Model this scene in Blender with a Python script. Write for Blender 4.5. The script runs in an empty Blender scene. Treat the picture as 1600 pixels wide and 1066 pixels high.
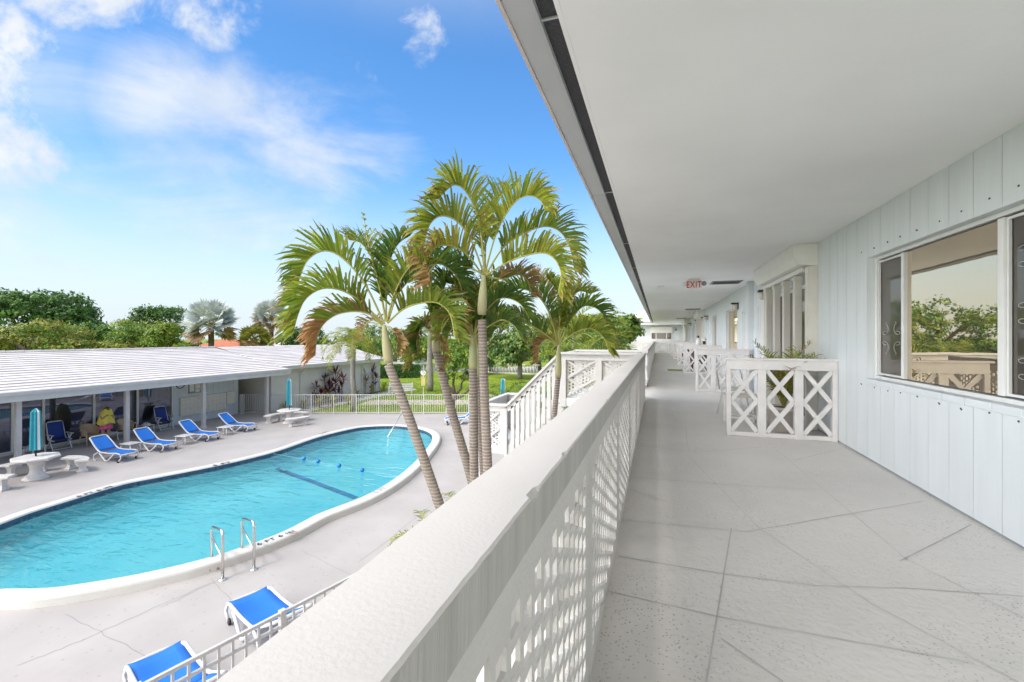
import bpy, bmesh, math, random
from mathutils import Vector, Matrix, noise
SC = bpy.context.scene
COL = SC.collection
R = random.Random(7)
PI = math.pi
# ------------------------------------------------------------------ camera model (metres)
F = 700.0; CX = 800.0; HY = 527.0; CZ = 4.6
TH = math.atan(228 / F); C, S = math.cos(TH), math.sin(TH)
ZF = CZ - 1.35            # walkway floor
ZC = CZ + 1.366           # walkway ceiling
def at(px, py, d):
    l = (px - CX) / F * d
    return Vector((l * C - d * S, d * C + l * S, CZ - (py - HY) / F * d))
def P(px, py, z=0.0):
    return at(px, py, (CZ - z) * F / (py - HY))
def wy(px, X):            # Y where the plane X = const is seen at column px
    d = F * X / (C * (px - 1028.0))
    return (d + X * S) / C
V = lambda x, y, z: Vector((x, y, z))
# ------------------------------------------------------------------ mesh builder
class MB:
    def __init__(s): s.v = []; s.f = []; s.m = []
    def quad(s, *p, m=0):
        n = len(s.v); s.v += [tuple(q) for q in p]; s.f.append(tuple(range(n, n + len(p)))); s.m.append(m)
    def box(s, x0, x1, y0, y1, z0, z1, m=0, M=None):
        p = [Vector(q) for q in ((x0,y0,z0),(x1,y0,z0),(x1,y1,z0),(x0,y1,z0),(x0,y0,z1),(x1,y0,z1),(x1,y1,z1),(x0,y1,z1))]
        if M is not None: p = [M @ q for q in p]
        n = len(s.v); s.v += [tuple(q) for q in p]
        for f in ((0,3,2,1),(4,5,6,7),(0,1,5,4),(1,2,6,5),(2,3,7,6),(3,0,4,7)):
            s.f.append(tuple(n + i for i in f)); s.m.append(m)
    def bar(s, a, b, w, h, m=0, up=Vector((0,0,1))):     # rectangular beam from a to b
        a, b = Vector(a), Vector(b); t = (b - a); L = t.length; t.normalize()
        sd = t.cross(up)
        if sd.length < 1e-4: sd = t.cross(Vector((0,1,0)))
        sd.normalize(); u = sd.cross(t)
        M = Matrix((sd, t, u)).transposed().to_4x4(); M.translation = a
        s.box(-w/2, w/2, 0, L, -h/2, h/2, m, M)
    def tube(s, pts, r, n=8, m=0, cap=True):
        pts = [Vector(p) for p in pts]; k = len(pts)
        rs = r if isinstance(r, (list, tuple)) else [r] * k
        base = len(s.v); pv = None
        for i, p in enumerate(pts):
            t = (pts[min(i+1,k-1)] - pts[max(i-1,0)]).normalized()
            if pv is None:
                a = t.cross(Vector((0,0,1)));
                if a.length < .05: a = t.cross(Vector((0,1,0)))
            else:
                a = pv - t * pv.dot(t)
            a.normalize(); pv = a; b = t.cross(a)
            for j in range(n):
                q = p + (a * math.cos(2*PI*j/n) + b * math.sin(2*PI*j/n)) * rs[i]
                s.v.append(tuple(q))
        for i in range(k-1):
            for j in range(n):
                s.f.append((base+i*n+j, base+i*n+(j+1)%n, base+(i+1)*n+(j+1)%n, base+(i+1)*n+j)); s.m.append(m)
        if cap:
            s.f.append(tuple(base+j for j in range(n))[::-1]); s.m.append(m)
            s.f.append(tuple(base+(k-1)*n+j for j in range(n))); s.m.append(m)
    def lathe(s, prof, c=(0,0,0), n=20, m=0, sq=None):
        c = Vector(c); base = len(s.v); k = len(prof)
        for r, z in prof:
            for j in range(n):
                s.v.append((c.x + r*math.cos(2*PI*j/n), c.y + r*math.sin(2*PI*j/n), c.z + z))
        for i in range(k-1):
            for j in range(n):
                s.f.append((base+i*n+j, base+i*n+(j+1)%n, base+(i+1)*n+(j+1)%n, base+(i+1)*n+j)); s.m.append(m)
        s.f.append(tuple(base+j for j in range(n))[::-1]); s.m.append(m)
        s.f.append(tuple(base+(k-1)*n+j for j in range(n))); s.m.append(m)
    def prism(s, poly, z0, z1, m=0):
        n = len(poly); b = len(s.v)
        s.v += [(p[0], p[1], z0) for p in poly] + [(p[0], p[1], z1) for p in poly]
        s.f.append(tuple(range(b, b+n))[::-1]); s.m.append(m)
        s.f.append(tuple(range(b+n, b+2*n))); s.m.append(m)
        for i in range(n):
            s.f.append((b+i, b+(i+1)%n, b+n+(i+1)%n, b+n+i)); s.m.append(m)
    def grid(s, fn, nu, nv, m=0, close_u=False):
        b = len(s.v)
        for i in range(nu+1):
            for j in range(nv+1): s.v.append(tuple(fn(i/nu, j/nv)))
        for i in range(nu):
            for j in range(nv):
                s.f.append((b+i*(nv+1)+j, b+(i+1)*(nv+1)+j, b+(i+1)*(nv+1)+j+1, b+i*(nv+1)+j+1)); s.m.append(m)
    def xform(s, M):
        s.v = [tuple(M @ Vector(p)) for p in s.v]; return s
    def build(s, name, mats, parent=None, smooth=False, bevel=0, loc=None, rz=0):
        me = bpy.data.meshes.new(name); me.from_pydata(s.v, [], s.f)
        mats = mats if isinstance(mats, (list, tuple)) else [mats]
        for q in mats: me.materials.append(q)
        if len(mats) > 1: me.polygons.foreach_set('material_index', s.m)
        if smooth: me.polygons.foreach_set('use_smooth', [True]*len(s.f))
        me.update()
        o = bpy.data.objects.new(name, me); COL.objects.link(o)
        if parent is not None: o.parent = parent
        if loc is not None: o.location = loc
        o.rotation_euler.z = rz
        if bevel:
            md = o.modifiers.new('bevel', 'BEVEL'); md.width = bevel; md.segments = 2; md.limit_method = 'ANGLE'
        return o
def tag(o, label=None, cat=None, group=None, kind=None):
    if label: o['label'] = label
    if cat: o['category'] = cat
    if group: o['group'] = group
    if kind: o['kind'] = kind
    return o
def thing(name, label, cat, loc=(0,0,0), rz=0, group=None):
    o = bpy.data.objects.new(name, None); COL.objects.link(o); o.location = loc; o.rotation_euler.z = rz
    o.empty_display_size = .2
    return tag(o, label, cat, group)
def copy_tree(o, parent=None):
    c = o.copy(); COL.objects.link(c)
    if parent is not None: c.parent = parent
    for ch in list(o.children): copy_tree(ch, c)
    return c
def place(o, loc, rz=0, label=None):
    o.location = loc; o.rotation_euler.z = rz
    if label: o['label'] = label
    return o
# ------------------------------------------------------------------ materials
def mat(name, col, rough=.6, var=.12, scale=6, bump=0, bscale=40, metal=0, spec=.5, col2=None, stretch=None, rand=0, trans=0):
    m = bpy.data.materials.new(name); m.use_nodes = True; nt = m.node_tree; N = nt.nodes; L = nt.links
    b = N['Principled BSDF']; b.inputs['Roughness'].default_value = rough; b.inputs['Metallic'].default_value = metal
    b.inputs['Specular IOR Level'].default_value = spec
    tc = N.new('ShaderNodeTexCoord'); vec = tc.outputs['Object']
    if stretch:
        mp = N.new('ShaderNodeMapping'); mp.inputs['Scale'].default_value = stretch; L.new(vec, mp.inputs['Vector']); vec = mp.outputs['Vector']
    nz = N.new('ShaderNodeTexNoise'); nz.inputs['Scale'].default_value = scale; nz.inputs['Detail'].default_value = 5
    L.new(vec, nz.inputs['Vector'])
    c2 = col2 if col2 else tuple(max(0, x*(1-var)) for x in col)
    c1 = col if col2 else tuple(min(1, x*(1+var*.5)) for x in col)
    mx = N.new('ShaderNodeMix'); mx.data_type = 'RGBA'
    rp = N.new('ShaderNodeMapRange'); rp.inputs[1].default_value = .3; rp.inputs[2].default_value = .7
    L.new(nz.outputs['Fac'], rp.inputs[0]); L.new(rp.outputs[0], mx.inputs['Factor'])
    mx.inputs['A'].default_value = (*c1, 1); mx.inputs['B'].default_value = (*c2, 1)
    out = mx.outputs['Result']
    if rand:
        g = N.new('ShaderNodeNewGeometry'); hs = N.new('ShaderNodeHueSaturation')
        mr = N.new('ShaderNodeMapRange'); mr.inputs[3].default_value = 1-rand; mr.inputs[4].default_value = 1+rand
        L.new(g.outputs['Random Per Island'], mr.inputs[0]); L.new(mr.outputs[0], hs.inputs['Value'])
        mh = N.new('ShaderNodeMapRange'); mh.inputs[3].default_value = .5-rand*.06; mh.inputs[4].default_value = .5+rand*.05
        wn = N.new('ShaderNodeMath'); wn.operation = 'FRACT'; ml = N.new('ShaderNodeMath'); ml.operation = 'MULTIPLY'; ml.inputs[1].default_value = 7.31
        L.new(g.outputs['Random Per Island'], ml.inputs[0]); L.new(ml.outputs[0], wn.inputs[0]); L.new(wn.outputs[0], mh.inputs[0]); L.new(mh.outputs[0], hs.inputs['Hue'])
        L.new(out, hs.inputs['Color']); out = hs.outputs['Color']
    L.new(out, b.inputs['Base Color'])
    if bump:
        n2 = N.new('ShaderNodeTexNoise'); n2.inputs['Scale'].default_value = bscale; n2.inputs['Detail'].default_value = 4
        L.new(vec, n2.inputs['Vector'])
        bp = N.new('ShaderNodeBump'); bp.inputs['Strength'].default_value = bump; bp.inputs['Distance'].default_value = .02
        L.new(n2.outputs['Fac'], bp.inputs['Height']); L.new(bp.outputs['Normal'], b.inputs['Normal'])
    if trans:
        tr = N.new('ShaderNodeBsdfTranslucent'); L.new(out, tr.inputs['Color'])
        ms = N.new('ShaderNodeMixShader'); ms.inputs[0].default_value = trans
        L.new(b.outputs[0], ms.inputs[1]); L.new(tr.outputs[0], ms.inputs[2]); L.new(ms.outputs[0], N['Material Output'].inputs['Surface'])
    return m
def glassy(name, base, tint, fac, rough=.01, wav=0):
    m = bpy.data.materials.new(name); m.use_nodes = True; nt = m.node_tree; N = nt.nodes; L = nt.links
    b = N['Principled BSDF']; b.inputs['Base Color'].default_value = (*base, 1); b.inputs['Roughness'].default_value = .4
    g = N.new('ShaderNodeBsdfGlossy'); g.inputs['Color'].default_value = (*tint, 1); g.inputs['Roughness'].default_value = rough
    fr = N.new('ShaderNodeFresnel'); fr.inputs[0].default_value = 1.5
    ad = N.new('ShaderNodeMath'); ad.operation = 'ADD'; ad.inputs[1].default_value = fac; ad.use_clamp = True; L.new(fr.outputs[0], ad.inputs[0])
    ms = N.new('ShaderNodeMixShader'); L.new(ad.outputs[0], ms.inputs[0]); L.new(b.outputs[0], ms.inputs[1]); L.new(g.outputs[0], ms.inputs[2])
    L.new(ms.outputs[0], N['Material Output'].inputs['Surface'])
    if wav:
        tc = N.new('ShaderNodeTexCoord'); nz = N.new('ShaderNodeTexNoise'); nz.inputs['Scale'].default_value = 1.3
        L.new(tc.outputs['Object'], nz.inputs['Vector'])
        bp = N.new('ShaderNodeBump'); bp.inputs['Strength'].default_value = wav; bp.inputs['Distance'].default_value = .05
        L.new(nz.outputs['Fac'], bp.inputs['Height']); L.new(bp.outputs[0], g.inputs['Normal'])
    return m
M = {}
M['white'] = mat('white_paint', (.58,.56,.545), .5, .07, 3, .15, 30)
M['trim'] = mat('aged_white_paint', (.74,.715,.70), .55, .10, 4, .3, 25)
M['cap'] = mat('rough_painted_concrete', (.545,.515,.49), .75, .08, 1.3, .055, 120)
M['capside'] = mat('streaked_painted_wood_shaded', (.47,.45,.425), .7, .16, 1.0, .30, 4, stretch=(3, 22, .5))  # inner face of the cap; its shade is put into the darker colour
M['lat'] = mat('painted_hardboard', (.63,.605,.575), .6, .06, 5, .2, 60)
M['plank'] = mat('pale_blue_grey_paint', (.72,.755,.77), .45, .05, 2, .12, 8, stretch=(4, 4, .5))
M['gap'] = mat('groove_shadow_paint', (.30,.33,.35), .8)
M['nail'] = mat('dark_nail', (.04,.04,.045), .5)
M['smooth'] = mat('pale_blue_stucco', (.70,.735,.755), .6, .05, 2, .15, 40)
M['ceil'] = mat('ceiling_paint', (.88,.872,.86), .7, .06, .8, .30, 4)
M['ceilj'] = mat('ceiling_seam', (.78,.77,.76), .8)
M['fascia'] = mat('grey_fascia_paint', (.46,.47,.475), .5, .05, 3)
M['vent'] = mat('dark_perforated_vent', (.05,.05,.055), .7, .5, 90, .5, 120)
M['drip'] = mat('drip_edge', (.60,.52,.49), .4)
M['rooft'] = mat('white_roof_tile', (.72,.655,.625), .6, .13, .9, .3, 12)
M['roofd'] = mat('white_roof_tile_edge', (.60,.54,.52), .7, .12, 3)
M['alu'] = mat('white_aluminium', (.76,.76,.74), .35, .04)
M['beige'] = mat('beige_aluminium', (.70,.67,.61), .4, .05)
M['shutter'] = mat('cream_shutter_metal', (.84,.82,.785), .4, .04)
M['door'] = mat('white_door_paint', (.76,.765,.76), .4, .03)
M['pane'] = glassy('bronze_window_glass', (.05,.04,.032), (1.0,.85,.64), .56, .005, .03)
M['panedark'] = glassy('dark_screened_glass', (.035,.030,.026), (.75,.68,.6), .08, .03)
M['clubglass'] = glassy('dark_blue_tinted_glass', (.006,.007,.014), (.36,.38,.52), .16, .005, .02)
M['scroll'] = mat('white_scrollwork', (.42,.39,.35), .5)
M['chrome'] = mat('stainless_steel', (.72,.71,.69), .18, .05, metal=1)
M['sling'] = mat('blue_sling_fabric', (.012,.17,.62), .7, .07, 3, .25, 220)
M['navy'] = mat('navy_sling_fabric', (.012,.045,.24), .75, .1, 3, .25, 220)
M['plast'] = mat('white_resin', (.68,.67,.66), .35, .04)
M['black'] = mat('black_rubber', (.025,.025,.025), .6)
M['tan'] = mat('tan_resin', (.52,.40,.26), .45, .06)
M['stone'] = mat('white_cast_stone', (.66,.63,.60), .75, .12, 6, .5, 25)
M['teal'] = mat('teal_canvas', (.02,.26,.33), .8, .1, 4)
M['canw'] = mat('white_canvas', (.72,.76,.74), .8, .05)
M['tile'] = mat('navy_pool_tile', (.075,.12,.21), .25, .55, 14, .1, 20)
M['coping'] = mat('cream_coping_paint', (.62,.595,.55), .6, .05, 3, .25, 25)
M['mark'] = mat('black_stencil_paint', (.035,.035,.04), .7)
M['fadedmark'] = mat('faded_stencil_paint', (.42,.38,.35), .8)
M['rust'] = mat('chipped_render', (.30,.21,.15), .9, .5, 30, .8, 40)
M['skin'] = mat('skin', (.48,.27,.18), .55, .06)
M['hair'] = mat('brown_hair', (.10,.055,.03), .6, .3, 40)
M['towel'] = mat('yellow_towel', (.78,.68,.12), .95, .08, 8, .6, 60)
M['pink'] = mat('pink_shorts', (.75,.14,.30), .8, .3, 14)
M['red'] = mat('red_sign_letters', (.62,.02,.02), .5, .03)
M['signw'] = mat('sign_white', (.82,.78,.76), .4, .03)
M['lampb'] = mat('black_metal', (.02,.02,.02), .4)
M['lampg'] = mat('frosted_lamp_glass', (.62,.56,.48), .15, .1, 12)
M['greymetal'] = mat('grey_grille', (.27,.28,.29), .5, .1)
M['mat'] = mat('green_doormat', (.24,.28,.10), .95, .25, 25, .5, 80)
M['potc'] = mat('cream_pot', (.62,.57,.50), .5, .06)
M['soil'] = mat('soil', (.06,.045,.03), .95, .4, 20)
M['brown'] = mat('dark_brown_wicker', (.09,.055,.035), .7, .4, 30, .5, 60)
M['orange'] = mat('terracotta_roof', (.50,.16,.075), .75, .18, 3, .4, 10)
M['housew'] = mat('house_white', (.70,.68,.65), .7, .05)
M['paper'] = mat('paper', (.78,.76,.70), .8, .04)
M['mailbox'] = mat('beige_mailbox', (.72,.68,.60), .45, .06)
M['wallclub'] = mat('pale_grey_blue_boards', (.60,.66,.69), .6, .06, 2, 0)
M['wallwing'] = mat('cream_wing_wall', (.66,.625,.58), .75, .06, 1.5, .15, 30)
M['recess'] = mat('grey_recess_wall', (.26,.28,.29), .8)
M['yellow'] = mat('yellow_box', (.74,.58,.24), .6)
M['rope'] = mat('white_rope', (.25,.45,.52), .8)
M['float'] = mat('blue_float', (.01,.20,.55), .35)
# foliage and bark
def leafm(n, c, rand=.35, tr=.3, rough=.5): return mat(n, c, rough, .25, 1.2, rand=rand, trans=tr, spec=.35)
M['lf_dark'] = leafm('dark_green_leaves', (.07,.16,.035))
M['lf_mid'] = leafm('mid_green_leaves', (.14,.26,.04))
M['lf_lime'] = leafm('lime_leaves', (.27,.34,.03))
M['lf_olive'] = leafm('olive_leaves', (.36,.35,.07), .45)
M['lf_grape'] = leafm('round_sea_leaves', (.20,.28,.07), .5)
M['lf_silver'] = leafm('silver_fan_leaves', (.54,.58,.54), .25, .15)
M['lf_banana'] = leafm('banana_leaves', (.13,.27,.03), .25, .35)
M['lf_red'] = leafm('crimson_strap_leaves', (.16,.015,.03), .5)
M['lf_yel'] = leafm('yellow_strap_leaves', (.45,.36,.03), .35)
M['lf_tan'] = leafm('dry_tan_leaves', (.38,.25,.12), .35)
M['fr_g'] = leafm('palm_green', (.18,.255,.024), .3, .4)
M['fr_y'] = leafm('palm_yellow_green', (.315,.335,.035), .3, .45)
M['fr_d'] = leafm('palm_deep_green', (.085,.17,.024), .3, .35)
M['fr_b'] = leafm('palm_brown_tip', (.30,.19,.065), .35, .3)
M['fr_o'] = leafm('palm_orange_dead', (.46,.23,.075), .3, .3)
M['rachis'] = mat('palm_rachis', (.36,.34,.09), .5)
M['bark'] = mat('bark', (.16,.115,.08), .9, .4, 5, .6, 14)
M['barkg'] = mat('grey_bark', (.28,.25,.22), .9, .25, 4, .4, 12)
M['shaft'] = mat('crownshaft_green', (.33,.37,.17), .45, .15, 3, stretch=(1,1,.3), col2=(.42,.36,.20))
def ringed(name, a, b, pitch):
    m = mat(name, a, .85, .25, 8, .4, 30); nt = m.node_tree; N = nt.nodes; L = nt.links
    w = N.new('ShaderNodeTexWave'); w.wave_type = 'BANDS'; w.bands_direction = 'Z'; w.inputs['Scale'].default_value = .314/pitch*1.0
    w.inputs['Distortion'].default_value = 1.6; w.inputs['Detail'].default_value = 2; w.inputs['Detail Scale'].default_value = 6
    tc = N.new('ShaderNodeTexCoord'); L.new(tc.outputs['Object'], w.inputs['Vector'])
    rp = N.new('ShaderNodeValToRGB'); rp.color_ramp.elements[0].position = .68; rp.color_ramp.elements[1].position = .86
    L.new(w.outputs['Fac'], rp.inputs[0])
    b_ = N['Principled BSDF']; src = b_.inputs['Base Color'].links[0].from_socket
    mx = N.new('ShaderNodeMix'); mx.data_type = 'RGBA'; L.new(rp.outputs[0], mx.inputs['Factor']); L.new(src, mx.inputs['A']); mx.inputs['B'].default_value = (*b, 1)
    L.new(mx.outputs['Result'], b_.inputs['Base Color'])
    return m
M['ptrunk'] = ringed('ringed_palm_bark', (.23,.18,.15), (.36,.32,.275), .045)
def concrete(name, col, pit, pitcol, pscale, rough=.6, bump=.5, spec=.4, stain=None, clump=False):
    m = mat(name, col, rough, .09, .9, spec=spec); nt = m.node_tree; N = nt.nodes; L = nt.links
    tc = N.new('ShaderNodeTexCoord'); b = N['Principled BSDF']; src = b.inputs['Base Color'].links[0].from_socket
    vo = N.new('ShaderNodeTexVoronoi'); vo.inputs['Scale'].default_value = pscale; L.new(tc.outputs['Object'], vo.inputs['Vector'])
    nz = N.new('ShaderNodeTexNoise'); nz.inputs['Scale'].default_value = pscale*.55; nz.inputs['Detail'].default_value = 3; L.new(tc.outputs['Object'], nz.inputs['Vector'])
    # pits only where a random cell value is high
    ls = N.new('ShaderNodeMath'); ls.operation = 'LESS_THAN'; ls.inputs[1].default_value = .27; L.new(vo.outputs['Distance'], ls.inputs[0])
    sp = N.new('ShaderNodeSeparateColor'); L.new(vo.outputs['Color'], sp.inputs[0])
    gt = N.new('ShaderNodeMath'); gt.operation = 'LESS_THAN'; gt.inputs[1].default_value = pit; L.new(sp.outputs[0], gt.inputs[0])
    ml = N.new('ShaderNodeMath'); ml.operation = 'MULTIPLY'; L.new(ls.outputs[0], ml.inputs[0]); L.new(gt.outputs[0], ml.inputs[1])
    if clump:
        nc = N.new('ShaderNodeTexNoise'); nc.inputs['Scale'].default_value = 1.7; nc.inputs['Detail'].default_value = 4; L.new(tc.outputs['Object'], nc.inputs['Vector'])
        rc = N.new('ShaderNodeMapRange'); rc.inputs[1].default_value = .38; rc.inputs[2].default_value = .62; L.new(nc.outputs['Fac'], rc.inputs[0])
        m2 = N.new('ShaderNodeMath'); m2.operation = 'MULTIPLY'; L.new(ml.outputs[0], m2.inputs[0]); L.new(rc.outputs[0], m2.inputs[1]); ml = m2
    mx = N.new('ShaderNodeMix'); mx.data_type = 'RGBA'; L.new(ml.outputs[0], mx.inputs['Factor']); L.new(src, mx.inputs['A']); mx.inputs['B'].default_value = (*pitcol, 1)
    col_out = mx.outputs['Result']
    if stain:
        n3 = N.new('ShaderNodeTexNoise'); n3.inputs['Scale'].default_value = .55; n3.inputs['Detail'].default_value = 6; n3.inputs['Roughness'].default_value = .65; L.new(tc.outputs['Object'], n3.inputs['Vector'])
        r3 = N.new('ShaderNodeMapRange'); r3.inputs[1].default_value = .55; r3.inputs[2].default_value = .75; r3.inputs[4].default_value = .5; L.new(n3.outputs['Fac'], r3.inputs[0])
        m3 = N.new('ShaderNodeMix'); m3.data_type = 'RGBA'; L.new(r3.outputs[0], m3.inputs['Factor']); L.new(col_out, m3.inputs['A']); m3.inputs['B'].default_value = (*stain, 1); col_out = m3.outputs['Result']
    L.new(col_out, b.inputs['Base Color'])
    sb = N.new('ShaderNodeMath'); sb.operation = 'SUBTRACT'; L.new(nz.outputs['Fac'], sb.inputs[0]); L.new(ml.outputs[0], sb.inputs[1])
    bp = N.new('ShaderNodeBump'); bp.inputs['Strength'].default_value = bump; bp.inputs['Distance'].default_value = .006
    L.new(sb.outputs[0], bp.inputs['Height']); L.new(bp.outputs[0], b.inputs['Normal'])
    return m
M['floor'] = concrete('pitted_grey_floor_paint', (.655,.62,.585), .55, (.36,.345,.33), 60, .5, .9, .4, stain=(.47,.455,.44), clump=True)
M['joint'] = mat('floor_joint', (.47,.455,.44), .8)
M['jointl'] = mat('floor_joint_caulk', (.55,.54,.525), .6)
M['deck'] = concrete('pool_deck_paint', (.445,.408,.388), .12, (.36,.33,.32), 14, .75, .25, .3, stain=(.36,.325,.305))
M['deckj'] = mat('deck_crack', (.30,.27,.26), .9)
M['court'] = mat('court_concrete', (.56,.48,.40), .8, .1, 1)
M['path'] = mat('path_concrete', (.58,.53,.49), .8, .1, 1)
M['lawn'] = mat('lawn_grass', (.27,.34,.03), .9, .3, .5, .8, 60, col2=(.17,.235,.02), spec=.2)
M['grassb'] = leafm('grass_blades', (.15,.28,.025), .35, .35)
def water():
    m = bpy.data.materials.new('pool_water_surface'); m.use_nodes = True; nt = m.node_tree; N = nt.nodes; L = nt.links
    N.remove(N['Principled BSDF'])
    tr = N.new('ShaderNodeBsdfTransparent'); tr.inputs['Color'].default_value = (.66,.94,.97,1)
    gl = N.new('ShaderNodeBsdfGlossy'); gl.inputs['Roughness'].default_value = .02; gl.inputs['Color'].default_value = (1,1,1,1)
    tc = N.new('ShaderNodeTexCoord'); mp = N.new('ShaderNodeMapping'); mp.inputs['Scale'].default_value = (1.0, 2.4, 1); mp.inputs['Rotation'].default_value = (0,0,.35)
    L.new(tc.outputs['Object'], mp.inputs[0])
    n1 = N.new('ShaderNodeTexNoise'); n1.inputs['Scale'].default_value = 1.6; n1.inputs['Detail'].default_value = 3; n1.inputs['Distortion'].default_value = .6; L.new(mp.outputs[0], n1.inputs[0])
    bp = N.new('ShaderNodeBump'); bp.inputs['Strength'].default_value = .6; bp.inputs['Distance'].default_value = .10; L.new(n1.outputs['Fac'], bp.inputs['Height'])
    L.new(bp.outputs[0], gl.inputs['Normal'])
    fr = N.new('ShaderNodeFresnel'); fr.inputs[0].default_value = 1.33; L.new(bp.outputs[0], fr.inputs['Normal'])
    ms = N.new('ShaderNodeMixShader'); L.new(fr.outputs[0], ms.inputs[0]); L.new(tr.outputs[0], ms.inputs[1]); L.new(gl.outputs[0], ms.inputs[2])
    L.new(ms.outputs[0], N['Material Output'].inputs['Surface']); return m
M['water'] = water()
M['stripe'] = mat('blue_stripe_tile', (.05,.22,.45), .4, .2, 10)
M['basin'] = mat('turquoise_pool_plaster', (.33,.77,.81), .7, .12, .45, col2=(.17,.64,.73))
# ------------------------------------------------------------------ camera, sky, sun
cam = bpy.data.cameras.new('camera'); co = bpy.data.objects.new('camera', cam); COL.objects.link(co)
co.location = (0, 0, CZ); co.rotation_euler = (PI/2, 0, TH)
cam.sensor_width = 36; cam.lens = F * 36 / 1600; cam.shift_y = -6/1600; cam.clip_start = .05; cam.clip_end = 3000
SC.camera = co
SUN_EL, SUN_AZ = math.radians(60), math.radians(201)       # azimuth clockwise from +Y
sdir = V(math.sin(SUN_AZ)*math.cos(SUN_EL), math.cos(SUN_AZ)*math.cos(SUN_EL), math.sin(SUN_EL))
sl = bpy.data.lights.new('sun', 'SUN'); sl.energy = .9; sl.angle = math.radians(8); sl.color = (1, .965, .91)
so = bpy.data.objects.new('sun', sl); COL.objects.link(so); so.rotation_euler = (-sdir).to_track_quat('-Z', 'Y').to_euler(); so.location = (0, -20, 40)
W = bpy.data.worlds.new('World'); SC.world = W; W.use_nodes = True
def world():
    nt = W.node_tree; N = nt.nodes; L = nt.links; bg = N['Background']
    sky = N.new('ShaderNodeTexSky'); sky.sky_type = 'NISHITA'; sky.sun_disc = False; sky.sun_elevation = SUN_EL; sky.sun_rotation = SUN_AZ
    sky.air_density = 1.0; sky.dust_density = .5; sky.ozone_density = 1.6
    hs = N.new('ShaderNodeHueSaturation'); hs.inputs['Saturation'].default_value = 1.29; hs.inputs['Value'].default_value = 1.34; L.new(sky.outputs[0], hs.inputs['Color'])
    tc = N.new('ShaderNodeTexCoord'); nm = N.new('ShaderNodeVectorMath'); nm.operation = 'NORMALIZE'; L.new(tc.outputs['Generated'], nm.inputs[0]); D = nm.outputs[0]
    sp = N.new('ShaderNodeSeparateXYZ'); L.new(D, sp.inputs[0])
    def mth(op, a, b=None, clamp=False):
        n = N.new('ShaderNodeMath'); n.operation = op; n.use_clamp = clamp
        for i, q in enumerate((a, b)):
            if q is None: continue
            if isinstance(q, (int, float)): n.inputs[i].default_value = q
            else: L.new(q, n.inputs[i])
        return n.outputs[0]
    def ns(scale, detail, rough, vec, dist=0):
        n = N.new('ShaderNodeTexNoise'); n.inputs['Scale'].default_value = scale; n.inputs['Detail'].default_value = detail; n.inputs['Roughness'].default_value = rough
        n.inputs['Distortion'].default_value = dist; L.new(vec, n.inputs['Vector']); return n.outputs['Fac']
    def mr(x, a, b, lo=0, hi=1, smooth=True):
        n = N.new('ShaderNodeMapRange'); n.interpolation_type = 'SMOOTHSTEP' if smooth else 'LINEAR'; n.clamp = True if not smooth else n.clamp
        L.new(x, n.inputs[0]); n.inputs[1].default_value = a; n.inputs[2].default_value = b; n.inputs[3].default_value = lo; n.inputs[4].default_value = hi; return n.outputs[0]
    st = N.new('ShaderNodeMapping'); st.inputs['Scale'].default_value = (1, 1, 2.6); L.new(D, st.inputs[0])
    puff = ns(7, 9, .62, D, .3); big = ns(2.6, 7, .6, st.outputs[0], .5)
    # banks of cloud: (direction, half-width in radians, weight, sharpness)
    def bank(px, py, rad, amt):
        v = (at(px, py, 1) - V(0, 0, CZ)).normalized()
        dp = N.new('ShaderNodeVectorMath'); dp.operation = 'DOT_PRODUCT'; L.new(D, dp.inputs[0]); dp.inputs[1].default_value = v
        return mth('MULTIPLY', mr(dp.outputs['Value'], math.cos(rad), 1.0), amt)
    cum = None
    for b in ((15,95,.11,.95),(-110,120,.21,.9),(95,165,.075,.75),(20,235,.10,.72),(130,-60,.18,.8),(300,-5,.11,.8),(150,200,.05,.7),(575,115,.045,.75),(650,55,.09,.62),(380,20,.06,.6)):
        k = bank(*b); cum = k if cum is None else mth('MAXIMUM', cum, k)
    cfac = mr(mth('ADD', mth('MULTIPLY', cum, .42), mth('SUBTRACT', puff, .5)), .22, .46)
    cir = None
    for b in ((300,200,.22,1.0),(420,260,.24,.9),(330,170,.12,1.0),(560,190,.20,.65),(300,300,.25,.8),(80,300,.2,.75),(130,365,.18,.55),(-300,250,.6,.8),(2200,200,1.2,.8)):
        k = bank(*b); cir = k if cir is None else mth('MAXIMUM', cir, k)
    gfac = mr(mth('ADD', mth('MULTIPLY', cir, .42), mth('SUBTRACT', big, .5)), .18, .62, 0, .85)
    # broken cloud behind the camera and overhead, unseen here but reflected and lighting the place
    oth = mth('MAXIMUM', mr(mth('ADD', big, mth('MULTIPLY', sp.outputs[1], -.35)), .52, .72, 0, .9), mr(sp.outputs[2], .52, .80, 0, .9))
    hz = mr(sp.outputs[2], .0, .36, .93, 0); hm = N.new('ShaderNodeMix'); hm.data_type = 'RGBA'; L.new(hz, hm.inputs['Factor']); L.new(hs.outputs[0], hm.inputs['A']); hm.inputs['B'].default_value = (3.85, 4.35, 4.85, 1)
    fac = mth('MAXIMUM', mth('MAXIMUM', cfac, gfac), oth)
    mx = N.new('ShaderNodeMix'); mx.data_type = 'RGBA'; L.new(fac, mx.inputs['Factor']); L.new(hm.outputs['Result'], mx.inputs['A'])
    shade = mr(ns(11, 5, .6, D, .2), .35, .68); cc = N.new('ShaderNodeMix'); cc.data_type = 'RGBA'; L.new(shade, cc.inputs['Factor']); cc.inputs['A'].default_value = (3.9, 4.25, 4.75, 1); cc.inputs['B'].default_value = (4.9, 5.0, 5.1, 1)
    L.new(cc.outputs['Result'], mx.inputs['B'])
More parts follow.
